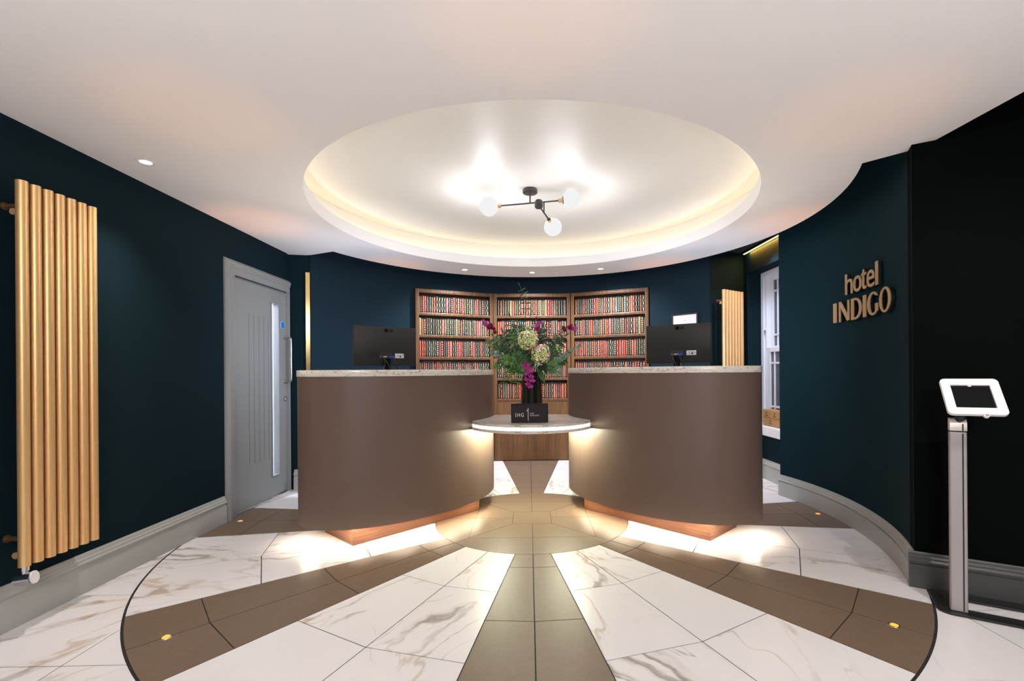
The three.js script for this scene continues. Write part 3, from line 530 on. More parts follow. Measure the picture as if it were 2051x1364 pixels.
// rewards sign on the table
{
  const t = thing('table_sign', 'black table sign with white lettering in front of the vase', 'sign', [-0.014, 0.8075, 0.20], 0.02);
  part(t, 'sign_block', new RoundedBoxGeometry(0.292, 0.152, 0.05, 2, 0.003).translate(0, 0.0765, -0.025), M.blackGloss);
  const print = canvasTex(1024, 520, (g, W, H) => {
    g.fillStyle = '#2f2a2b'; g.fillRect(0, 0, W, H); g.fillStyle = '#f1e9e4'; g.textBaseline = 'alphabetic';
    g.font = '140px sans-serif'; let x = 96; for (const c of 'IHG') { g.fillText(c, x, 346); x += g.measureText(c).width + 10; }
    g.fillStyle = '#b9aeaa'; g.beginPath(); g.moveTo(470, 92); g.lineTo(488, 92); g.lineTo(488, 490); g.lineTo(468, 452); g.lineTo(468, 390); g.lineTo(458, 360); g.lineTo(466, 350); g.lineTo(466, 180); g.lineTo(416, 196); g.lineTo(430, 168); g.lineTo(448, 160); g.lineTo(452, 136); g.lineTo(470, 124); g.closePath(); g.fill();
    g.fillStyle = '#f1e9e4'; g.font = '52px sans-serif'; const sp = (s, x, y, k) => { for (const c of s) { g.fillText(c, x, y); x += g.measureText(c).width + k; } };
    sp('ONE', 528, 272, 8); sp('REWARDS', 528, 332, 7);
  });
  part(t, 'printed_face', box(0.280, 0.140, 0.0012, -0.002, 0.072, 0.0008), new THREE.MeshPhysicalMaterial({ map: print, roughness: 0.6, specularIntensity: 0.3 }));
}

// ================================================================ BOOKCASES AND BOOKS
const BW = 1.04, BH = 2.278, shelfTops = [0.843, 1.128, 1.411, 1.694, 1.978], BD = 0.17;
function bookcase(label, [x, z], turn) {
  const t = thing('bookcase', label, 'bookcase', [x, 0, z], turn, 'oak bookcases along the curved wall');     // local z = 0 is the front face
  const w = BW, fw = 0.042;
  const stile = (s) => { const sh = new THREE.Shape([[0, -BD], [0, 0.0], [0.010, 0.002], [0.0125, -0.004], [0.015, 0.0], [0.025, 0.0], [0.0275, -0.006], [0.030, -0.003], [fw, -0.006], [fw, -0.03], [0.018, -0.03], [0.018, -BD]].map(([a, b]) => new THREE.Vector2(a, -b))); const g = new THREE.ExtrudeGeometry(sh, { depth: BH - 0.002, bevelEnabled: false }).rotateX(-Math.PI / 2).translate(-w / 2, 0.001, 0); if (s > 0) g.scale(-1, 1, 1); return flipIf(g, s > 0); };
  part(t, 'side_panel', stile(-1), M.oak); part(t, 'side_panel', stile(1), M.oak);
  const rail = (y, h, d0, name) => { const sh = new THREE.Shape([[-0.002, 0], [0.0, h * 0.22], [-0.006, h * 0.27], [-0.001, h * 0.34], [-0.001, h * 0.66], [-0.006, h * 0.73], [0.0, h * 0.78], [-0.002, h], [-d0, h], [-d0, 0]].map(([a, b]) => new THREE.Vector2(a, b))); return part(t, name, new THREE.ExtrudeGeometry(sh, { depth: w - 2 * fw - 0.002, bevelEnabled: false }).rotateY(-Math.PI / 2).translate(w / 2 - fw - 0.001, y, -0.006), M.oakLong); };
  rail(BH - 0.046, 0.045, BD - 0.01, 'top_rail');
  for (const y of shelfTops) rail(y - 0.034, 0.034, BD - 0.02, 'shelf');
  part(t, 'back_panel', box(w - 0.04, BH - 0.01, 0.008, 0, BH / 2, -BD + 0.006), M.shelfBack);
  part(t, 'lower_panel', box(w - 2 * fw - 0.002, 0.80, 0.016, 0, 0.408, -0.018, 0.002), M.oak);
  return t;
}
function flipIf(g, f) { if (f) { const h = g.index ? g.toNonIndexed() : g; for (const k of Object.keys(h.attributes)) { const a = h.attributes[k], n = a.itemSize; for (let i = 0; i < a.count; i += 3) for (let c = 0; c < n; c++) { const u = a.array[(i + 1) * n + c]; a.array[(i + 1) * n + c] = a.array[(i + 2) * n + c]; a.array[(i + 2) * n + c] = u; } } h.computeVertexNormals(); return h; } return g; }
const cases = [['left', [-0.966, -2.246], 24.9 * D, 'left'], ['middle', [0.031, -2.465], 0, 'middle'], ['right', [1.036, -2.249], -23.8 * D, 'right']];
for (const [n, p, a] of cases) bookcase(`${n} oak bookcase of the three, filled with leather-bound books`, p, a);
// spines: one atlas of 40 designs, gold and cream tooling on leather
const ND = 40, families = [['red', ['#a3141d', '#8e101b', '#b81f1e', '#7c0f1d', '#a51a28', '#c2231c']], ['navy', ['#121a36', '#16203f', '#0f152a']], ['green', ['#22332a', '#1c2c22', '#2c3d31']], ['dark', ['#1f2224', '#2a2b2c']], ['cream', ['#cdbf94', '#d8cba6']], ['rust', ['#8f3f18', '#a24e20']], ['rose', ['#a8484a', '#983a42']]];
const designFamily = [];
const atlas = canvasTex(1280, 512, (g, W, H) => {
  const order = [0, 1, 2, 0, 3, 1, 0, 2, 4, 0, 1, 2, 3, 6, 1, 0, 2, 3, 1, 5, 2, 1, 0, 4, 2, 0, 1, 3, 2, 0, 3, 1, 2, 1, 5, 0, 2, 3, 0, 2], cw = W / ND;
  for (let k = 0; k < ND; k++) {
    const [name, cols] = families[order[k]], x = k * cw; designFamily.push(name);
    g.fillStyle = cols[Math.floor(rnd() * cols.length)]; g.fillRect(x, 0, cw, H);
    const gold = name === 'cream' ? ['#7a2a22', '#5b4a2c'][k % 2] : ['#efe2b4', '#e6d49c', '#f6efd8', '#e2d2ac'][Math.floor(rnd() * 4)], style = Math.floor(rnd() * 6), m = 7;
    g.fillStyle = g.strokeStyle = gold; g.lineWidth = 3;
    for (const y of [10, H - 14]) g.fillRect(x + 1, y, cw - 2, 4);
    const n = style === 0 ? 5 : 6 + Math.floor(rnd() * 4), h = (H - 60) / n;
    for (let i = 0; i < n; i++) {
      const y = 30 + i * h, cy = y + h / 2;
      if (style !== 3) g.fillRect(x + 4, y, cw - 8, 3);
      if (style === 0) { if (i === 1 || i === 3) { g.strokeRect(x + m, y + 10, cw - 2 * m, h - 16); } else { g.fillRect(x + cw / 2 - 3, y + 14, 6, h - 26); g.fillRect(x + 7, cy - 4, cw - 14, 7); } }
      else if (style === 1) { g.beginPath(); g.ellipse(x + cw / 2, cy, cw * 0.24, h * 0.30, 0, 0, 7); g.lineWidth = 4.5; g.stroke(); }
      else if (style === 2) { g.beginPath(); g.moveTo(x + cw / 2, y + 12); g.lineTo(x + cw - 9, cy); g.lineTo(x + cw / 2, y + h - 10); g.lineTo(x + 9, cy); g.closePath(); g.fill(); }
      else if (style === 3) { g.fillRect(x + cw / 2 - 8, y + 5, 16, h * 0.4); g.fillRect(x + 5, y + h * 0.62, 7, 8); g.fillRect(x + cw - 12, y + h * 0.62, 7, 8); }
      else if (style === 4) { for (let q = 0; q < 3; q++) { g.beginPath(); g.ellipse(x + cw / 2 + (q - 1) * 8, cy + (q % 2 ? 6 : -6), 4.5, 7, 0, 0, 7); g.fill(); } g.fillRect(x + 4, y + h * 0.8, cw - 8, 5); }
      else { if (i % 3 === 1) { g.strokeRect(x + m + 1, y + 10, cw - 2 * m - 2, h - 18); } else g.fillRect(x + cw / 2 - 2, y + 12, 5, h - 20); }
    }
  }
});
atlas.anisotropy = 8;
const leather = new THREE.MeshStandardMaterial({ map: atlas, color: lin(0.78, 0.78, 0.78), roughness: 0.5 });
function bookGeo(k) {                                                         // unit book: x -0.5..0.5, y 0..1, spine bulging to z = 0, body back to z = -1
  const nx = 6, rows = [0, 0.004, 0.13, 0.15, 0.17, 0.33, 0.35, 0.37, 0.53, 0.55, 0.57, 0.73, 0.75, 0.77, 0.996, 1], band = (y) => (rows.indexOf(y) % 3 === 0 && y > 0.1 && y < 0.9 ? 0.02 : 0), pos = [], uv = [], idx = [];
  const ring = []; for (let i = 0; i <= nx; i++) { const a = -1 + 2 * i / nx; ring.push([a * 0.5, -0.11 * a * a]); }
  ring.push([0.5, -1], [-0.5, -1]);
  rows.forEach((y) => ring.forEach(([x, z], i) => { const e = y === 0 || y === 1 ? 0.96 : 1, b = i <= nx ? band(y) : 0; pos.push(x * e, y, z + b - (e < 1 ? 0.01 : 0)); const u = clamp(0.06 + 0.88 * (x + 0.5)); uv.push((k + (i <= nx ? u : u < 0.5 ? 0.03 : 0.97)) / ND, i <= nx ? y : 0.985); }));
  const m = ring.length;
  for (let r = 0; r < rows.length - 1; r++) for (let i = 0; i < m; i++) { const j = (i + 1) % m, a = r * m + i, b = r * m + j, c = a + m, d = b + m; idx.push(a, b, c, b, d, c); }
  const o = (rows.length - 1) * m; for (let i = 1; i < m - 1; i++) { idx.push(o, o + i, o + i + 1); idx.push(0, i + 1, i); }
  const g = new THREE.BufferGeometry(); g.setAttribute('position', new THREE.Float32BufferAttribute(pos, 3)); g.setAttribute('uv', new THREE.Float32BufferAttribute(uv, 2)); g.setIndex(idx); g.computeVertexNormals(); return g;
}
const bookGeos = Array.from({ length: ND }, (_, k) => bookGeo(k)), protos = bookGeos.map((g) => { const b = shade(new THREE.Mesh(g, leather)); b.name = 'book'; return b; });
const nth = (n) => n + (n % 100 > 10 && n % 100 < 14 ? 'th' : ['th', 'st', 'nd', 'rd'][n % 10] ?? 'th');
const rowName = ['bottom', 'fourth', 'third', 'second', 'top'], restBooks = [];
const look = { red: 'red leather book', navy: 'navy leather book', green: 'dark green leather book', dark: 'black leather book', cream: 'cream leather book', rust: 'rust-brown leather book', rose: 'faded rose leather book' };
for (const [cn, [cx, cz], turn] of cases) for (let r = 4; r >= 0; r--) {
  if (cn !== 'middle' && r === 0) continue;
  const W = BW - 2 * 0.045; let x = -W / 2, i = 0;
  const redder = r < 3 ? 0.2 : 0;
  while (true) {
    let w = rr(0.022, 0.037); if (W / 2 - x < 0.02) break; if (W / 2 - x < 0.05) w = W / 2 - x;
    w = Math.min(w, W / 2 - x);
    let k = Math.floor(rnd() * ND); if (designFamily[k] !== 'red' && rnd() < redder) k = [0, 3, 6, 9, 12, 15][Math.floor(rnd() * 6)]; if (designFamily[k] === 'cream' && r < 3) k = (k + 1) % ND;
    const h = rr(0.206, 0.219) - (rnd() < 0.1 ? 0.006 : 0), lx = x + w / 2, lz = -0.032 - rr(0, 0.006); i++;
    const place = (o) => { o.position.set(cx + lx * Math.cos(turn) + lz * Math.sin(turn), shelfTops[r] + 0.0004, cz - lx * Math.sin(turn) + lz * Math.cos(turn)); o.rotation.y = turn; o.scale.set(w * 0.97, h, 0.115); };
    if (r >= 2) {
      const b = protos[k].clone(); b.name = numbered('book'); place(b); shade(b); scene.add(b);
      tag(b, `${look[designFamily[k]]}, ${nth(i)} from left, ${rowName[r]} shelf of the ${cn} bookcase`, 'book', `leather-bound books on the ${rowName[r]} shelf of the ${cn} bookcase`);
    } else { const o = new THREE.Object3D(); place(o); o.updateMatrix(); restBooks.push(bookGeos[k].clone().applyMatrix4(o.matrix)); }
    x += w;
  }
}
{ const m = mesh('book_row', mergeGeometries(restBooks), leather, scene); m.userData = { kind: 'stuff', label: 'leather-bound books on the lower shelves, mostly behind the counters and flowers', category: 'books' }; }

// ================================================================ RADIATORS
function radiator(label, pos, turn, withValve) {
  const t = thing('radiator', label, 'radiator', pos, turn, 'tall brass tube radiators');      // local z = 0 is the wall, x runs to the right seen from the room
  const n = 7, p = 0.0585, y0 = 0.305, y1 = 2.13, r = 0.0222;
  for (let i = 0; i < n; i++) {
    part(t, 'tube', new THREE.CylinderGeometry(r, r, y1 - y0, 56).translate((i - 3) * p, (y0 + y1) / 2, 0.095), M.brass);
  }
  for (const y of [1.985, 0.357]) part(t, 'header_pipe', rod([-0.182, y, 0.058], [0.182, y, 0.058], 0.0155, 20), M.brass);
  for (const y of [2.015, 0.432]) for (const x of [-0.165, 0.165]) { const b = part(t, 'wall_bracket', rod([x, y, 0.002], [x, y, 0.068], 0.0115, 16), M.bronze); part(b, 'bracket_plate', rod([x, y, 0.001], [x, y, 0.006], 0.018, 20), M.bronze); }
  if (withValve) {
    const v = part(t, 'heater_valve', join(rod([-3 * p, 0.285, 0.095], [-3 * p, 0.306, 0.095], 0.017, 20), rod([-3 * p, 0.244, 0.062], [-3 * p + 0.012, 0.248, 0.125], 0.031, 28)), M.chrome, 'chrome heater body');
    part(v, 'dial', rod([-3 * p + 0.012, 0.248, 0.125], [-3 * p + 0.014, 0.249, 0.131], 0.029, 28), M.whitePlastic, 'round white dial');
    part(t, 'valve_collar', rod([-3 * p, 0.268, 0.095], [-3 * p, 0.288, 0.095], 0.013, 20), M.chrome);
  }
  return t;
}
radiator('large brass tube radiator on the dark wall at the left', [-2.509, 0, 1.445], Math.PI / 2, true);
radiator('small brass tube radiator in the alcove behind the right counter', [2.30, 0, -1.568], 33.6 * D, false);

// ================================================================ WALL SIGN: raised letters on the curved wall
{
  const t = thing('wall_sign', 'raised gold lettering on the curved teal wall', 'sign', [0, 0, 0]);
  const face = M.gold, letters = [['I', 87.01, 85.97, 1.740, 1.585], ['N', 85.28, 81.97, 1.742, 1.584], ['D', 81.39, 77.77, 1.742, 1.582], ['I', 77.32, 76.25, 1.740, 1.584], ['G', 75.92, 71.90, 1.743, 1.582], ['O', 71.47, 66.72, 1.743, 1.579], ['h', 83.18, 80.87, 1.940, 1.787], ['o', 80.52, 77.89, 1.900, 1.787], ['t', 77.85, 76.19, 1.926, 1.788], ['e', 75.92, 73.26, 1.900, 1.785], ['l', 72.75, 71.92, 1.938, 1.783]];
  const hand = {
    I: () => [[[0, 0], [1, 0], [1, 1], [0, 1]]],
    N: () => [[[0, 0], [0.16, 0], [0.16, 0.72], [0.80, 0], [1, 0.03], [1, 1], [0.84, 1], [0.84, 0.32], [0.22, 1], [0, 1]]],
    l: () => [[[0, 0], [1, 0], [1, 1], [0, 1]]],
  };
  const oval = (rx, ry, cx = 0.5, cy = 0.5, a0 = 0, a1 = 360, n = 40) => Array.from({ length: n + 1 }, (_, i) => { const a = (a0 + (a1 - a0) * i / n) * D; return [cx + rx * Math.cos(a), cy + ry * Math.sin(a)]; });
  for (const [ch, aA, aB, yT, yB] of letters) {
    const am = (aA + aB) / 2, w = 2 * 2.455 * Math.tan((aA - aB) / 2 * D), h = yT - yB;
    let shapes;
    const S = (outer, holes = []) => { const s = new THREE.Shape(outer.map(([x, y]) => new THREE.Vector2((x - 0.5) * w, (y - 0.5) * h))); holes.forEach((q) => s.holes.push(new THREE.Path(q.map(([x, y]) => new THREE.Vector2((x - 0.5) * w, (y - 0.5) * h))))); return [s]; };
    if (hand[ch]) shapes = S(hand[ch]()[0]);
    else if (ch === 'O') shapes = S(oval(0.5, 0.5), [oval(0.295, 0.425).reverse()]);
    else if (ch === 'D') shapes = S([[0, 0], [0.36, 0], ...oval(0.62, 0.5, 0.38, 0.5, -88, 88), [0.36, 1], [0, 1]], [[[0.25, 0.09], ...oval(0.36, 0.40, 0.40, 0.5, -80, 80), [0.25, 0.91]].reverse()]);
    else if (ch === 'G') shapes = S([...oval(0.54, 0.5, 0.54, 0.5, 34, 320, 44), [1, 0.14], [1, 0.47], [0.74, 0.47], [0.74, 0.15], ...oval(0.30, 0.42, 0.56, 0.5, 300, 52, 30)]);
    else {
      shapes = fontSans.generateShapes(ch, 1); const bb = new THREE.Box2(); shapes.forEach((s) => s.getPoints(8).forEach((p) => bb.expandByPoint(p)));
      const bold = fontSans.generateShapes(ch, 1); const b2 = new THREE.Box2(); bold.forEach((s) => s.getPoints(8).forEach((p) => b2.expandByPoint(p)));
      const map = (p) => new THREE.Vector2(((p.x - b2.min.x) / (b2.max.x - b2.min.x) - 0.5) * w, ((p.y - b2.min.y) / (b2.max.y - b2.min.y) - 0.5) * h), use = bold;
      shapes = use.map((s) => { const q = new THREE.Shape(s.getPoints(10).map(map)); s.holes.forEach((o) => q.holes.push(new THREE.Path(o.getPoints(10).map(map)))); return q; });
    }
    const [x, z] = pol(2.463, am), M4 = new THREE.Matrix4().makeRotationY((am + 180) * D).setPosition(x, (yT + yB) / 2, z);
    const g = new THREE.ExtrudeGeometry(shapes, { depth: 0.005, bevelEnabled: true, bevelSize: 'hotel'.includes(ch) ? 0.0028 : 0.0006, bevelThickness: 0.0006, bevelSegments: 1 }).applyMatrix4(M4);
    const L = part(t, 'letter', g, face);
    const back = new THREE.ExtrudeGeometry(shapes, { depth: 0.020, bevelEnabled: false }).translate(0, 0, -0.0215).applyMatrix4(M4);
    part(L, 'letter_return', back, M.black, 'black letter side');
  }
}

// ================================================================ TABLET STAND
{
  const t = thing('tablet_stand', 'floor stand with a white framed tablet on a flat black foot', 'tablet stand', [2.100, 0, 1.600], -31.7 * D);
  const foot = (x0, x1, z0, z1, r) => { const p = []; for (const [cx, cz, a] of [[x1 - r, z1 - r, 0], [x1 - r, z0 + r, 90], [x0 + r, z0 + r, 180], [x0 + r, z1 - r, 270]]) for (let i = 0; i <= 8; i++) { const q = (a + i * 11.25) * D; p.push([cx + r * Math.sin(q), cz + r * Math.cos(q)]); } return p; };
  part(t, 'foot_plate', slab(foot(-0.088, 0.41, -0.245, 0.045, 0.055), 0.001, 0.012, { holes: [foot(0.0, 0.30, -0.155, -0.035, 0.03)], bevel: 0.002 }), M.black);
  const pole = part(t, 'pole', new RoundedBoxGeometry(0.066, 0.885, 0.034, 3, 0.006).translate(-0.004, 0.455, 0.0), M.alu, 'brushed silver pole');
  part(pole, 'pole_slot', box(0.006, 0.87, 0.004, 0.0125, 0.455, 0.0162, 0.001), M.black);
  const cap = part(t, 'pole_cap', (() => { const s = new THREE.Shape(); s.moveTo(-0.017, 0); s.lineTo(0.017, 0); s.lineTo(0.017, 0.03); s.quadraticCurveTo(0.014, 0.054, -0.008, 0.058); s.lineTo(-0.017, 0.058); s.closePath(); return toCreasedNormals(new THREE.ExtrudeGeometry(s, { depth: 0.064, bevelEnabled: true, bevelSize: 0.001, bevelThickness: 0.001, bevelSegments: 1, curveSegments: 8 }).rotateY(-Math.PI / 2).translate(0.028, 0.9035, 0), 0.5); })(), std(lin(0.66, 0.58, 0.52), 0.4, 0.3));
  part(cap, 'cap_slot', box(0.006, 0.034, 0.004, 0.0125, 0.920, 0.0172, 0.001), M.black);
  part(t, 'pole_joint', box(0.0665, 0.005, 0.0345, -0.004, 0.9005, 0), M.black);
  const T = new THREE.Matrix4().makeRotationY(5.7 * D).multiply(new THREE.Matrix4().makeRotationX(-0.66)).setPosition(0.046, 1.070, 0.032), tilt = (g) => g.applyMatrix4(T);
  const rrect = (w, h, r) => { const s = new THREE.Shape(), p = (x, y) => new THREE.Vector2(x, y); const q = []; for (const [cx, cy, a] of [[w / 2 - r, h / 2 - r, 0], [-w / 2 + r, h / 2 - r, 90], [-w / 2 + r, -h / 2 + r, 180], [w / 2 - r, -h / 2 + r, 270]]) for (let i = 0; i <= 6; i++) { const b = (a + i * 15) * D; q.push(p(cx + r * Math.cos(b), cy + r * Math.sin(b))); } return q; };
  const fs = new THREE.Shape(rrect(0.216, 0.204, 0.018)); fs.holes.push(new THREE.Path(rrect(0.154, 0.138, 0.003).reverse()));
  part(t, 'tablet_frame', tilt(toCreasedNormals(new THREE.ExtrudeGeometry(fs, { depth: 0.012, bevelEnabled: true, bevelSize: 0.003, bevelThickness: 0.003, bevelSegments: 3 }).translate(0, 0, -0.006), 0.4)), M.whitePlastic, 'white tablet frame');
  part(t, 'tablet_screen', tilt(box(0.158, 0.142, 0.006, 0, 0, -0.002)), M.blackGloss, 'dark glossy screen');
  part(t, 'frame_back', tilt(box(0.198, 0.186, 0.01, 0, 0, -0.0145, 0.004)), M.whitePlastic);
  part(t, 'home_notch', tilt(cyl(0.009, 0.009, 0.004, 24).rotateX(Math.PI / 2).translate(0.0, 0.0685, 0.003)), M.whitePlastic);
  const lk = part(t, 'frame_lock', tilt(cyl(0.011, 0.011, 0.012, 24).rotateX(Math.PI / 2).translate(0.028, -0.106, 0.0)), M.whitePlastic); part(lk, 'lock_barrel', tilt(cyl(0.0075, 0.0075, 0.003, 20).rotateX(Math.PI / 2).translate(0.028, -0.106, 0.0072)), M.chrome);
  part(t, 'tilt_joint', (() => { const g = rod([0.0, 0.945, -0.004], [0.036, 1.052, 0.010], 0.02, 16); return g; })(), M.black);
}

// ================================================================ SMALL WALL THINGS
{
  const [x, z] = pol(2.53, 132.5), t = thing('certificate', 'black framed white certificate on the back wall above the right monitor', 'picture', [x, 1.775, z], (132.5 + 180) * D);
  const fr = new THREE.Shape([[-0.172, -0.125], [0.172, -0.125], [0.172, 0.125], [-0.172, 0.125]].map(([a, b]) => new THREE.Vector2(a, b))); fr.holes.push(new THREE.Path([[-0.154, -0.107], [-0.154, 0.107], [0.154, 0.107], [0.154, -0.107]].map(([a, b]) => new THREE.Vector2(a, b))));
  part(t, 'frame', new THREE.ExtrudeGeometry(fr, { depth: 0.014, bevelEnabled: true, bevelSize: 0.001, bevelThickness: 0.001, bevelSegments: 1 }).translate(0, 0, -0.006), M.black);
  const print = canvasTex(512, 360, (g, W, H) => { g.fillStyle = '#eceaf0'; g.fillRect(0, 0, W, H); g.strokeStyle = '#c9c7cc'; g.lineWidth = 2; g.beginPath(); g.arc(W / 2, 200, 140, Math.PI, 2 * Math.PI); g.stroke(); g.fillStyle = '#55555c'; g.fillRect(W / 2 - 22, 108, 44, 7); g.fillRect(W / 2 - 8, 122, 16, 4); for (let i = 0; i < 26; i++) g.fillRect(150 + i * 8.2, 190, 5.6, 9); for (let r = 0; r < 4; r++) for (let i = 0; i < 30; i++) if (rnd() < 0.8) g.fillRect(130 + i * 8.4, 232 + r * 22, 5.6, 5); });
  part(t, 'certificate_sheet', box(0.312, 0.218, 0.003, 0, 0, 0), new THREE.MeshStandardMaterial({ map: print, roughness: 0.4 }));
}
{
  const [x, z] = pol(RB + 0.012, aL + 0.35), t = thing('brass_trim', 'polished brass strip on the wall corner by the left counter', 'trim', [x + 0.004, 0, z + 0.02], 25 * D);
  part(t, 'corner_angle', (() => { const s = new THREE.Shape([[-0.020, -0.004], [0.020, -0.004], [0.022, 0.004], [0.020, 0.012], [-0.020, 0.012], [-0.022, 0.004]].map(([a, b]) => new THREE.Vector2(a, -b))); return new THREE.ExtrudeGeometry(s, { depth: 1.86, bevelEnabled: false }).rotateX(-Math.PI / 2).translate(0, 0.40, 0); })(), M.brassShine);
  part(t, 'end_cap', box(0.044, 0.01, 0.018, 0, 2.2655, 0.004, 0.002), M.brassShine);
}
{ // chest of small drawers on the window sill
  const t = thing('drawer_chest', 'small pale wooden chest of drawers on the white window sill', 'drawers', [2.66, 0.5835, -1.07]);
  const W = 0.70, H = 0.182, Dp = 0.10; t.position.x = 2.71;
  part(t, 'carcass', box(Dp, H, W, 0, H / 2, 0, 0.003), M.pine);
  const dr = (z0, z1, y0, y1) => { const d = part(t, 'drawer', box(0.010, y1 - y0, z1 - z0, -Dp / 2 - 0.002, (y0 + y1) / 2, (z0 + z1) / 2, 0.002), M.pine); const zc = (z0 + z1) / 2, yc = (y0 + y1) / 2; part(d, 'keyhole_plate', box(0.003, 0.020, 0.012, -Dp / 2 - 0.008, yc + 0.012, zc, 0.001), M.black); part(d, 'label_plate', box(0.002, 0.007, 0.05, -Dp / 2 - 0.0078, yc - 0.016, zc), M.darkLine); };
  for (let k = 0; k < 2; k++) { const o = -W / 2 + 0.008 + k * 0.346; dr(o, o + 0.166, 0.094, 0.174); dr(o + 0.172, o + 0.338, 0.094, 0.174); dr(o, o + 0.338, 0.008, 0.088); }
}

// ================================================================ VASE AND FLOWERS
const V = [0.0, 0.807, 0.03];
{
  const t = thing('vase', 'tall tapering dark glass vase on the round table', 'vase', [V[0] + 0.005, 0.8075, V[2]]);
  part(t, 'vase_body', new THREE.LatheGeometry([[0, 0.004], [0.085, 0.0], [0.091, 0.004], [0.0915, 0.02], [0.088, 0.12], [0.081, 0.26], [0.076, 0.40], [0.0735, 0.402], [0.071, 0.398], [0.076, 0.26], [0.082, 0.12], [0.084, 0.03], [0, 0.028]].map(([a, b]) => new THREE.Vector2(a, b)), 56), new THREE.MeshPhysicalMaterial({ color: lin(0.012, 0.013, 0.009), roughness: 0.06, clearcoat: 0.6, clearcoatRoughness: 0.03 }));
}
const leafM = (r, g, b, rough = 0.5) => new THREE.MeshPhysicalMaterial({ color: lin(r, g, b), roughness: rough, side: THREE.DoubleSide, transmission: 0.15, thickness: 0 });
const L = { dark: leafM(0.016, 0.055, 0.016), mid: leafM(0.04, 0.125, 0.025), bright: leafM(0.10, 0.22, 0.035), silver: leafM(0.16, 0.235, 0.18), olive: leafM(0.16, 0.19, 0.05), stem: leafM(0.05, 0.085, 0.022) };
const petal = (r, g, b) => leafM(r, g, b, 0.6);
const PT = { lime: petal(0.70, 0.74, 0.28), cream: petal(0.93, 0.88, 0.60), pink: petal(0.86, 0.50, 0.54), magenta: petal(0.42, 0.012, 0.16), violet: petal(0.62, 0.10, 0.45), deep: petal(0.24, 0.006, 0.05), orchid: petal(0.46, 0.010, 0.24) };
function leafGeo(len, wid, curl = 0.15, tip = 1, fold = 0.15, pw = 0.9) {            // a blade along +y, facing +z, bent backwards
  const n = 7, pos = [], idx = [], uv = [];
  for (let i = 0; i <= n; i++) { const t = i / n, w = wid * 0.5 * Math.pow(Math.sin(Math.PI * Math.pow(t, 0.75 * tip)), pw), y = len * t, z = -curl * len * t * t; for (const s of [-1, 0, 1]) { pos.push(s * w, y, z + Math.abs(s) * fold * w); uv.push(s * 0.5 + 0.5, t); } }
  for (let i = 0; i < n; i++) for (let k = 0; k < 2; k++) { const a = i * 3 + k; idx.push(a, a + 1, a + 3, a + 1, a + 4, a + 3); }
  const g = new THREE.BufferGeometry(); g.setAttribute('position', new THREE.Float32BufferAttribute(pos, 3)); g.setAttribute('uv', new THREE.Float32BufferAttribute(uv, 2)); g.setIndex(idx); g.computeVertexNormals(); return g;
}
const Y = new THREE.Vector3(0, 1, 0);
function orient(g, at, dir, facing) {                                      // +y along dir, +z turned towards facing
  const y = dir.clone().normalize(), z = facing.clone().addScaledVector(y, -facing.dot(y)); if (z.lengthSq() < 1e-6) z.set(0.3, 0.2, 1).addScaledVector(y, -y.dot(new THREE.Vector3(0.3, 0.2, 1))); z.normalize();
  const x = y.clone().cross(z); return g.applyMatrix4(new THREE.Matrix4().makeBasis(x, y, z).setPosition(at));
}
const v3 = (p) => new THREE.Vector3(...p);
const rv = (s) => new THREE.Vector3(rr(-s, s), rr(-s, s), rr(-s, s));
const mouth = (x = 0, z = 0) => [V[0] + 0.005 + x, 1.19, V[2] + z];
// a branch with leaves in pairs: the big ones part by part, the small ones joined as foliage
function sprig(name, label, pts, { leaf = [0.06, 0.02, 0.15, 1], n = 8, from = 0.35, mat = L.mid, spread = 0.9, joined = true, r = 0.002, group, end = 1, face = [0, 0.3, 1], pairs = true }) {
  const t = thing(name, label, 'foliage', [0, 0, 0], 0, group), c = new THREE.CatmullRomCurve3(pts.map(v3));
  part(t, 'stem', new THREE.TubeGeometry(c, 24, r, 6), L.stem);
  const gs = [];
  for (let i = 0; i < n; i++) {
    const u = from + (end - from) * i / Math.max(1, n - 1), p = c.getPoint(Math.min(u, 1)), tan = c.getTangent(Math.min(u, 1)), F = v3(face).add(rv(0.45)), side = tan.clone().cross(F).normalize();
    const last = i === n - 1, sides = last ? [0] : pairs ? [-1, 1] : [i % 2 ? 1 : -1], k = 1 - 0.35 * u + rr(-0.12, 0.12);
    for (const s of sides) gs.push(orient(leafGeo(leaf[0] * k, leaf[1] * k, leaf[2] + rr(-0.08, 0.1), leaf[3]), p, tan.clone().multiplyScalar(1 - spread * Math.abs(s)).addScaledVector(side, s * spread).add(rv(0.22)), F));
  }
  if (joined) { const f = part(t, 'foliage', join(...gs), mat); f.userData.kind = 'stuff'; } else gs.forEach((g) => part(t, 'leaf', g, mat));
  return t;
}
sprig('leaf_stem', 'tall thin stem of narrow green leaves standing highest above the bouquet', [mouth(-0.01), [-0.03, 1.42, 0.02], [-0.045, 1.62, 0.01], [-0.04, 1.80, 0.0], [-0.085, 1.925, -0.02]], { leaf: [0.062, 0.017, 0.2, 1], n: 11, from: 0.3, mat: L.dark, joined: false });
sprig('leaf_stem', 'upright stem of narrow dark leaves left of the tallest stem', [mouth(-0.03), [-0.10, 1.36, 0.05], [-0.15, 1.52, 0.06], [-0.17, 1.66, 0.05]], { leaf: [0.07, 0.02, 0.2, 1], n: 9, from: 0.3, mat: L.dark, joined: false });
sprig('leaf_stem', 'dark spiky stem at the upper right, between the hydrangeas and the right magenta stock', [mouth(0.03), [0.08, 1.4, 0.03], [0.13, 1.52, 0.05], [0.155, 1.635, 0.04]], { leaf: [0.055, 0.012, 0.1, 1], n: 12, from: 0.35, mat: L.dark });
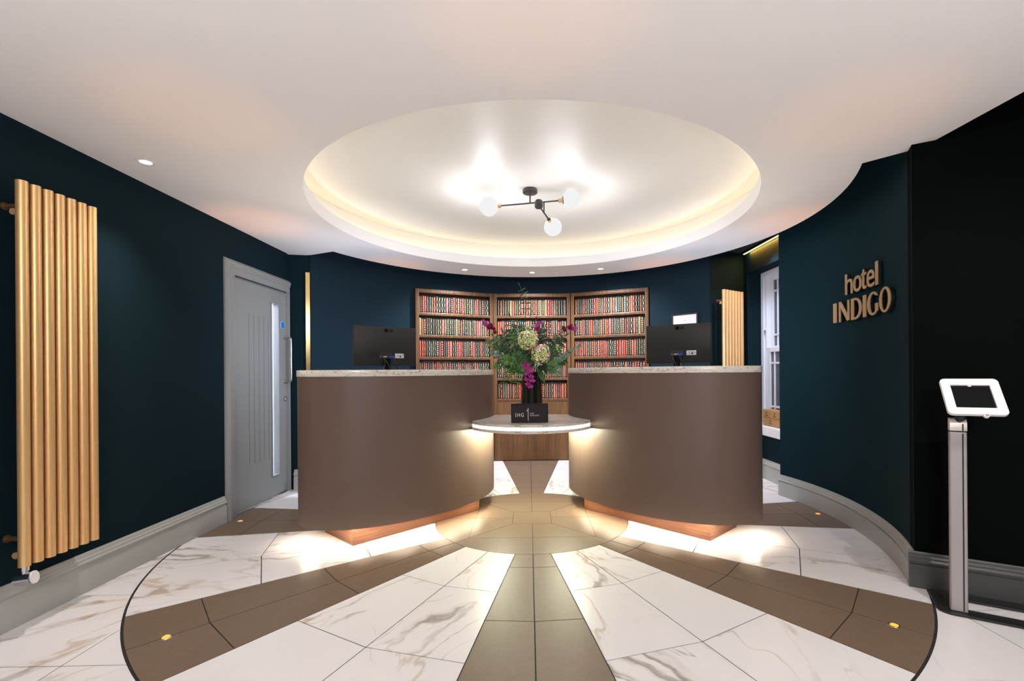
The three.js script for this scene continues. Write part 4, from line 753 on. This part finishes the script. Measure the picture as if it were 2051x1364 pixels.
sprig('leaf_stem', 'dark spiky stem rising behind the upper hydrangea', [mouth(0.01), [0.02, 1.42, 0.0], [0.03, 1.55, -0.02], [0.045, 1.65, -0.02]], { leaf: [0.055, 0.013, 0.1, 1], n: 11, from: 0.35, mat: L.dark });
sprig('leaf_stem', 'dark spiky stem reaching right over the lower hydrangea', [mouth(0.04), [0.12, 1.35, 0.04], [0.2, 1.46, 0.06], [0.25, 1.55, 0.06]], { leaf: [0.06, 0.014, 0.1, 1], n: 11, from: 0.3, mat: L.dark });
for (const [label, pts, mat] of [
  ['dense dark green branch on the left of the bouquet, pointing far left', [mouth(-0.05), [-0.14, 1.32, 0.06], [-0.24, 1.42, 0.08], [-0.30, 1.49, 0.08]], L.mid],
  ['dense dark green branch on the left of the bouquet, below the left magenta stock', [mouth(-0.05), [-0.13, 1.29, 0.08], [-0.21, 1.37, 0.10], [-0.26, 1.43, 0.10]], L.dark],
  ['dense dark green branch beside the upper hydrangea', [mouth(-0.03), [-0.09, 1.33, 0.07], [-0.14, 1.45, 0.09], [-0.16, 1.54, 0.08]], L.mid],
  ['dark green branch low on the left, above the hanging fern', [mouth(-0.05, 0.03), [-0.13, 1.25, 0.11], [-0.20, 1.30, 0.14], [-0.25, 1.32, 0.15]], L.mid],
  ['dark green branch in the middle of the bouquet, between the two hydrangeas', [mouth(0, 0.03), [-0.03, 1.28, 0.09], [-0.06, 1.36, 0.12], [-0.07, 1.43, 0.12]], L.dark],
  ['dark green branch on the right behind the lower hydrangea', [mouth(0.05), [0.13, 1.3, 0.03], [0.20, 1.38, 0.03], [0.25, 1.44, 0.03]], L.mid],
  ['dark green branch at the heart of the bouquet, over the vase mouth', [mouth(-0.02, 0.04), [-0.06, 1.25, 0.12], [-0.10, 1.31, 0.15], [-0.12, 1.36, 0.15]], L.mid],
  ['mid green branch arching left under the eucalyptus', [mouth(-0.06, 0.02), [-0.15, 1.27, 0.09], [-0.24, 1.33, 0.10], [-0.31, 1.40, 0.10]], L.mid],
  ['dark green branch filling the left of the bouquet, behind the others', [mouth(-0.04, -0.02), [-0.12, 1.33, 0.0], [-0.20, 1.44, 0.0], [-0.23, 1.53, 0.0]], L.dark],
  ['mid green branch left of the upper hydrangea, pointing up', [mouth(-0.02, 0.0), [-0.07, 1.38, 0.03], [-0.10, 1.50, 0.03], [-0.11, 1.60, 0.02]], L.mid],
  ['dark green branch behind the two hydrangeas, pointing up', [mouth(0.02, -0.02), [0.04, 1.36, -0.01], [0.08, 1.48, -0.01], [0.10, 1.57, -0.01]], L.dark],
  ['dark green branch on the right under the right magenta stock', [mouth(0.05, -0.02), [0.14, 1.34, 0.0], [0.22, 1.44, 0.0], [0.28, 1.50, 0.0]], L.dark],
  ['mid green branch low on the right, behind the fan leaf', [mouth(0.05, 0), [0.14, 1.25, 0.04], [0.22, 1.29, 0.05], [0.28, 1.31, 0.05]], L.mid],
  ['bright green branch low on the left, nearest to us', [mouth(-0.04, 0.05), [-0.11, 1.27, 0.15], [-0.17, 1.30, 0.19], [-0.21, 1.30, 0.20]], L.bright],
  ['mid green branch in front of the vase rim, left of the orchid', [mouth(-0.03, 0.05), [-0.07, 1.26, 0.13], [-0.11, 1.29, 0.17], [-0.15, 1.28, 0.19]], L.mid],
]) sprig('leafy_branch', label, pts, { leaf: [0.075, 0.023, 0.2, 1], n: 17, from: 0.2, mat, joined: false, spread: 0.75 });
sprig('fern_frond', 'bright green fern frond hanging over the left of the vase', [mouth(-0.04, 0.05), [-0.10, 1.26, 0.14], [-0.16, 1.22, 0.18], [-0.19, 1.13, 0.19]], { leaf: [0.062, 0.014, 0.1, 1], n: 14, from: 0.2, mat: L.bright, spread: 1, joined: false });
sprig('fern_frond', 'bright green fern frond drooping beside the vase rim', [mouth(-0.02, 0.06), [-0.07, 1.25, 0.15], [-0.10, 1.20, 0.18], [-0.12, 1.11, 0.19]], { leaf: [0.055, 0.013, 0.1, 1], n: 13, from: 0.2, mat: L.bright, spread: 1, joined: false });
sprig('fern_frond', 'yellowish fern tip hanging lowest at the left', [mouth(-0.06, 0.04), [-0.16, 1.24, 0.12], [-0.22, 1.17, 0.13], [-0.235, 1.05, 0.13]], { leaf: [0.035, 0.011, 0.1, 1], n: 14, from: 0.35, mat: L.olive, spread: 0.9 });
sprig('leafy_sprig', 'yellow-green feathery sprig below the left magenta stock', [mouth(-0.06), [-0.2, 1.34, 0.06], [-0.32, 1.44, 0.07], [-0.36, 1.47, 0.07]], { leaf: [0.045, 0.014, 0.1, 1], n: 12, from: 0.55, mat: L.olive, spread: 0.8 });
sprig('leafy_sprig', 'yellow-green feathery sprig at far lower left, over the fern', [mouth(-0.06, 0.03), [-0.16, 1.25, 0.11], [-0.25, 1.26, 0.13], [-0.30, 1.25, 0.13]], { leaf: [0.05, 0.015, 0.1, 1], n: 10, from: 0.4, mat: L.bright, spread: 0.8 });
sprig('eucalyptus', 'silver-green eucalyptus with round leaves at the left of the bouquet', [mouth(-0.05, 0.02), [-0.16, 1.30, 0.12], [-0.25, 1.35, 0.15], [-0.30, 1.36, 0.15]], { leaf: [0.05, 0.046, 0.1, 0.9], n: 5, from: 0.45, mat: L.silver, joined: false, spread: 0.8 });
sprig('eucalyptus', 'thin eucalyptus stem with small grey-green leaves at the far right', [mouth(0.05), [0.18, 1.31, 0.04], [0.30, 1.36, 0.05], [0.42, 1.44, 0.05]], { leaf: [0.036, 0.03, 0.1, 0.9], n: 9, from: 0.5, mat: L.silver, joined: false, spread: 0.8 });
sprig('eucalyptus', 'grey-green eucalyptus tip above the fan leaf on the right', [mouth(0.05), [0.16, 1.28, 0.06], [0.24, 1.31, 0.07], [0.31, 1.37, 0.07]], { leaf: [0.04, 0.03, 0.1, 0.9], n: 7, from: 0.5, mat: L.silver, joined: false, spread: 0.8 });
// broad leaves
function broad(label, at, dir, face, len, wid, mat = L.dark) {
  const t = thing('broad_leaf', label, 'leaf'); const A = v3(at), d = v3(dir).normalize();
  part(t, 'leaf_stalk', rod(mouth(0.02, 0.02), at, 0.002, 6), L.stem); part(t, 'leaf_blade', orient(leafGeo(len, wid, 0.18, 0.95, 0.12), A, d, v3(face)), mat);
}
broad('broad glossy dark leaf under the lower hydrangea', [0.05, 1.24, 0.12], [0.6, 0.1, 0.1], [0.1, 0.75, 0.8], 0.14, 0.085);
broad('broad glossy dark leaf right of the lower hydrangea', [0.11, 1.27, 0.05], [0.4, 0.75, 0], [0.3, 0.2, 1], 0.14, 0.09);
broad('broad dark leaf between the two hydrangeas', [0.02, 1.31, 0.07], [0.15, 0.9, 0], [0.1, 0.2, 1], 0.12, 0.08);
broad('broad dark leaf left of the vase mouth', [-0.03, 1.22, 0.10], [-0.8, 0.1, 0.2], [-0.1, 0.6, 0.8], 0.11, 0.05, L.mid);
broad('broad olive leaf folded over the right of the vase rim', [0.06, 1.22, 0.10], [0.4, -0.7, 0.3], [0.3, 0.3, 1], 0.12, 0.05, L.mid);
{ const t = thing('fan_leaf', 'pale green fan leaf spreading to the right of the vase', 'leaf');
  part(t, 'leaf_stalk', rod(mouth(0.03, 0.02), [0.10, 1.235, 0.11], 0.002, 6), L.stem);
  for (let i = 0; i < 9; i++) { const a = (-34 + i * 9) * D; part(t, 'leaf_finger', orient(leafGeo(0.15 + 0.02 * Math.sin(i * 2), 0.022, 0.12, 1), new THREE.Vector3(0.095, 1.235, 0.11), new THREE.Vector3(Math.cos(a), Math.sin(a) * 0.8 + 0.12, 0.15), new THREE.Vector3(0, 0.5, 1)), i % 3 ? L.bright : L.silver); } }
// hydrangea heads: hundreds of small four-petalled florets on a ball
function hydrangea(label, at, R, mix, count = 200) {
  const t = thing('hydrangea', label, 'flower'); const c = v3(at);
  part(t, 'stem', rod(mouth(0.01, 0.01), at, 0.003, 6), L.stem);
  const sets = mix.map(() => []);
  for (let i = 0; i < count; i++) {
    const k = i + 0.5, ph = Math.acos(1 - 1.85 * k / count), th = Math.PI * (1 + Math.sqrt(5)) * k, n = new THREE.Vector3(Math.cos(th) * Math.sin(ph), Math.cos(ph), Math.sin(th) * Math.sin(ph)).applyAxisAngle(new THREE.Vector3(1, 0, 0), 0.95);
    const lump = 0.80 + 0.34 * vnoise(n.x * 2.6 + 9, n.y * 2.6 + n.z * 2.1 + 5, 3), p = c.clone().addScaledVector(n, R * lump * rr(0.92, 1.06)), a0 = rr(0, 6), nn = n.clone().add(rv(0.45)).normalize(), e1 = nn.clone().cross(Math.abs(nn.y) < 0.9 ? Y : new THREE.Vector3(1, 0, 0)).normalize(), e2 = nn.clone().cross(e1), s = R * rr(0.14, 0.21);
    const w = clamp(vnoise(n.x * 2.2 + 4, n.y * 2.2 + n.z + 8, 11) * 1.3 - 0.15 + rr(-0.22, 0.22)), q = Math.min(sets.length - 1, Math.floor(w * sets.length));
    for (let m = 0; m < 4; m++) { const a = a0 + m * Math.PI / 2 + rr(-0.2, 0.2), d = e1.clone().multiplyScalar(Math.cos(a)).addScaledVector(e2, Math.sin(a)).addScaledVector(nn, rr(0.25, 0.8)); sets[q].push(orient(leafGeo(s, s * 0.9, rr(0.1, 0.5), 0.72, 0.2, 0.6), p, d, nn)); }
  }
  part(t, 'flower_core', new THREE.SphereGeometry(R * 0.72, 16, 12).translate(...at), L.bright);
  sets.forEach((g, i) => { if (g.length) { const f = part(t, 'floret_cluster', join(...g), mix[i]); f.userData.kind = 'stuff'; } });
}
hydrangea('larger hydrangea head, lime and cream with a pink eye, at the centre of the bouquet', [-0.022, 1.464, 0.10], 0.081, [PT.lime, PT.cream, PT.lime, PT.cream, PT.pink]);
hydrangea('pink-tinged hydrangea head just above the vase rim', [0.078, 1.348, 0.13], 0.074, [PT.lime, PT.cream, PT.pink, PT.cream]);
hydrangea('small lime hydrangea head at the right edge of the bouquet', [0.222, 1.395, 0.02], 0.042, [PT.lime, PT.cream], 40);
hydrangea('pale hydrangea head half hidden behind the top of the largest one', [-0.025, 1.545, 0.02], 0.052, [PT.cream, PT.pink], 46);
// magenta stocks: ruffled florets along a stem
function stock(label, pts, n, mats) {
  const t = thing('stock_flower', label, 'flower'), c = new THREE.CatmullRomCurve3(pts.map(v3));
  part(t, 'stem', new THREE.TubeGeometry(c, 24, 0.0025, 6), L.stem);
  for (let i = 0; i < n; i++) {
    const u = 0.62 + 0.38 * i / (n - 1), p = c.getPoint(u).add(rv(0.016)), gs = [], nrm = new THREE.Vector3(rr(-0.6, 0.6), rr(-0.3, 0.6), 1).normalize(), a0 = rr(0, 6);
    for (let m = 0; m < 5; m++) { const a = a0 + m * 2 * Math.PI / 5, e = new THREE.Vector3(Math.cos(a), Math.sin(a), 0.35); gs.push(orient(leafGeo(rr(0.018, 0.024), 0.02, -0.2, 0.75, 0.25, 0.6), p, e, nrm)); }
    for (let m = 0; m < 3; m++) gs.push(orient(leafGeo(0.015, 0.014, -0.3, 0.8, 0.4), p, new THREE.Vector3(rr(-1, 1), rr(-1, 1), 0.8), nrm));
    part(t, 'floret', join(...gs), mats[Math.min(mats.length - 1, Math.floor(i / n * mats.length + rr(-0.3, 0.3) + 0.001 < 0 ? 0 : i / n * mats.length))]);
  }
}
stock('magenta stock flower reaching far out to the left', [mouth(-0.05), [-0.14, 1.36, 0.04], [-0.25, 1.50, 0.06], [-0.33, 1.585, 0.06], [-0.385, 1.615, 0.06]], 13, [PT.deep, PT.magenta, PT.violet]);
stock('magenta stock flower reaching far out to the right', [mouth(0.05), [0.15, 1.38, 0.02], [0.25, 1.52, 0.04], [0.315, 1.575, 0.04], [0.365, 1.562, 0.04]], 10, [PT.deep, PT.magenta, PT.violet]);
stock('magenta stock flower standing behind the upper hydrangea', [mouth(0.0), [0.03, 1.40, 0.0], [0.06, 1.54, 0.0], [0.072, 1.63, 0.0]], 6, [PT.magenta, PT.violet]);
{ // orchid spray hanging down the front of the vase
  const t = thing('orchid_spray', 'magenta orchid spray hanging down the front of the vase', 'flower'), c = new THREE.CatmullRomCurve3([mouth(0, 0.05), [-0.04, 1.255, 0.14], [-0.028, 1.20, 0.16], [-0.012, 1.13, 0.155], [-0.018, 1.07, 0.15]].map(v3));
  part(t, 'stem', new THREE.TubeGeometry(c, 30, 0.002, 6), L.stem);
  const blooms = [[-0.045, 1.262, 0.14, 1.35], [-0.022, 1.235, 0.155, 1.25], [0.0, 1.215, 0.165, 0.9], [-0.035, 1.195, 0.16, 0.95], [0.002, 1.172, 0.165, 0.95], [-0.038, 1.15, 0.16, 0.9], [0.008, 1.14, 0.165, 1.05], [-0.03, 1.112, 0.155, 0.9], [-0.006, 1.09, 0.155, 0.9]];
  for (const [x, y, z, k] of blooms) {
    const p = new THREE.Vector3(x, y, z), gs = [], nrm = new THREE.Vector3(rr(-0.5, 0.5), rr(-0.5, 0.1), 1).normalize();
    for (const [a, l, w] of [[90, 0.024, 0.018], [5, 0.027, 0.022], [175, 0.027, 0.022], [230, 0.022, 0.013], [310, 0.022, 0.013]]) { const q = (a + rr(-14, 14)) * D; gs.push(orient(leafGeo(l * k, w * k, 0.3, 0.8, 0.2, 0.5), p, new THREE.Vector3(Math.cos(q), Math.sin(q), 0.3), nrm)); }
    const b = part(t, 'bloom', join(...gs), PT.orchid); part(b, 'bloom_lip', orient(leafGeo(0.016 * k, 0.014 * k, -0.5, 0.8, 0.4), p.clone().addScaledVector(nrm, 0.004), new THREE.Vector3(0, -0.7, 0.7), nrm), PT.violet);
  }
}
renderer.render(scene, camera);
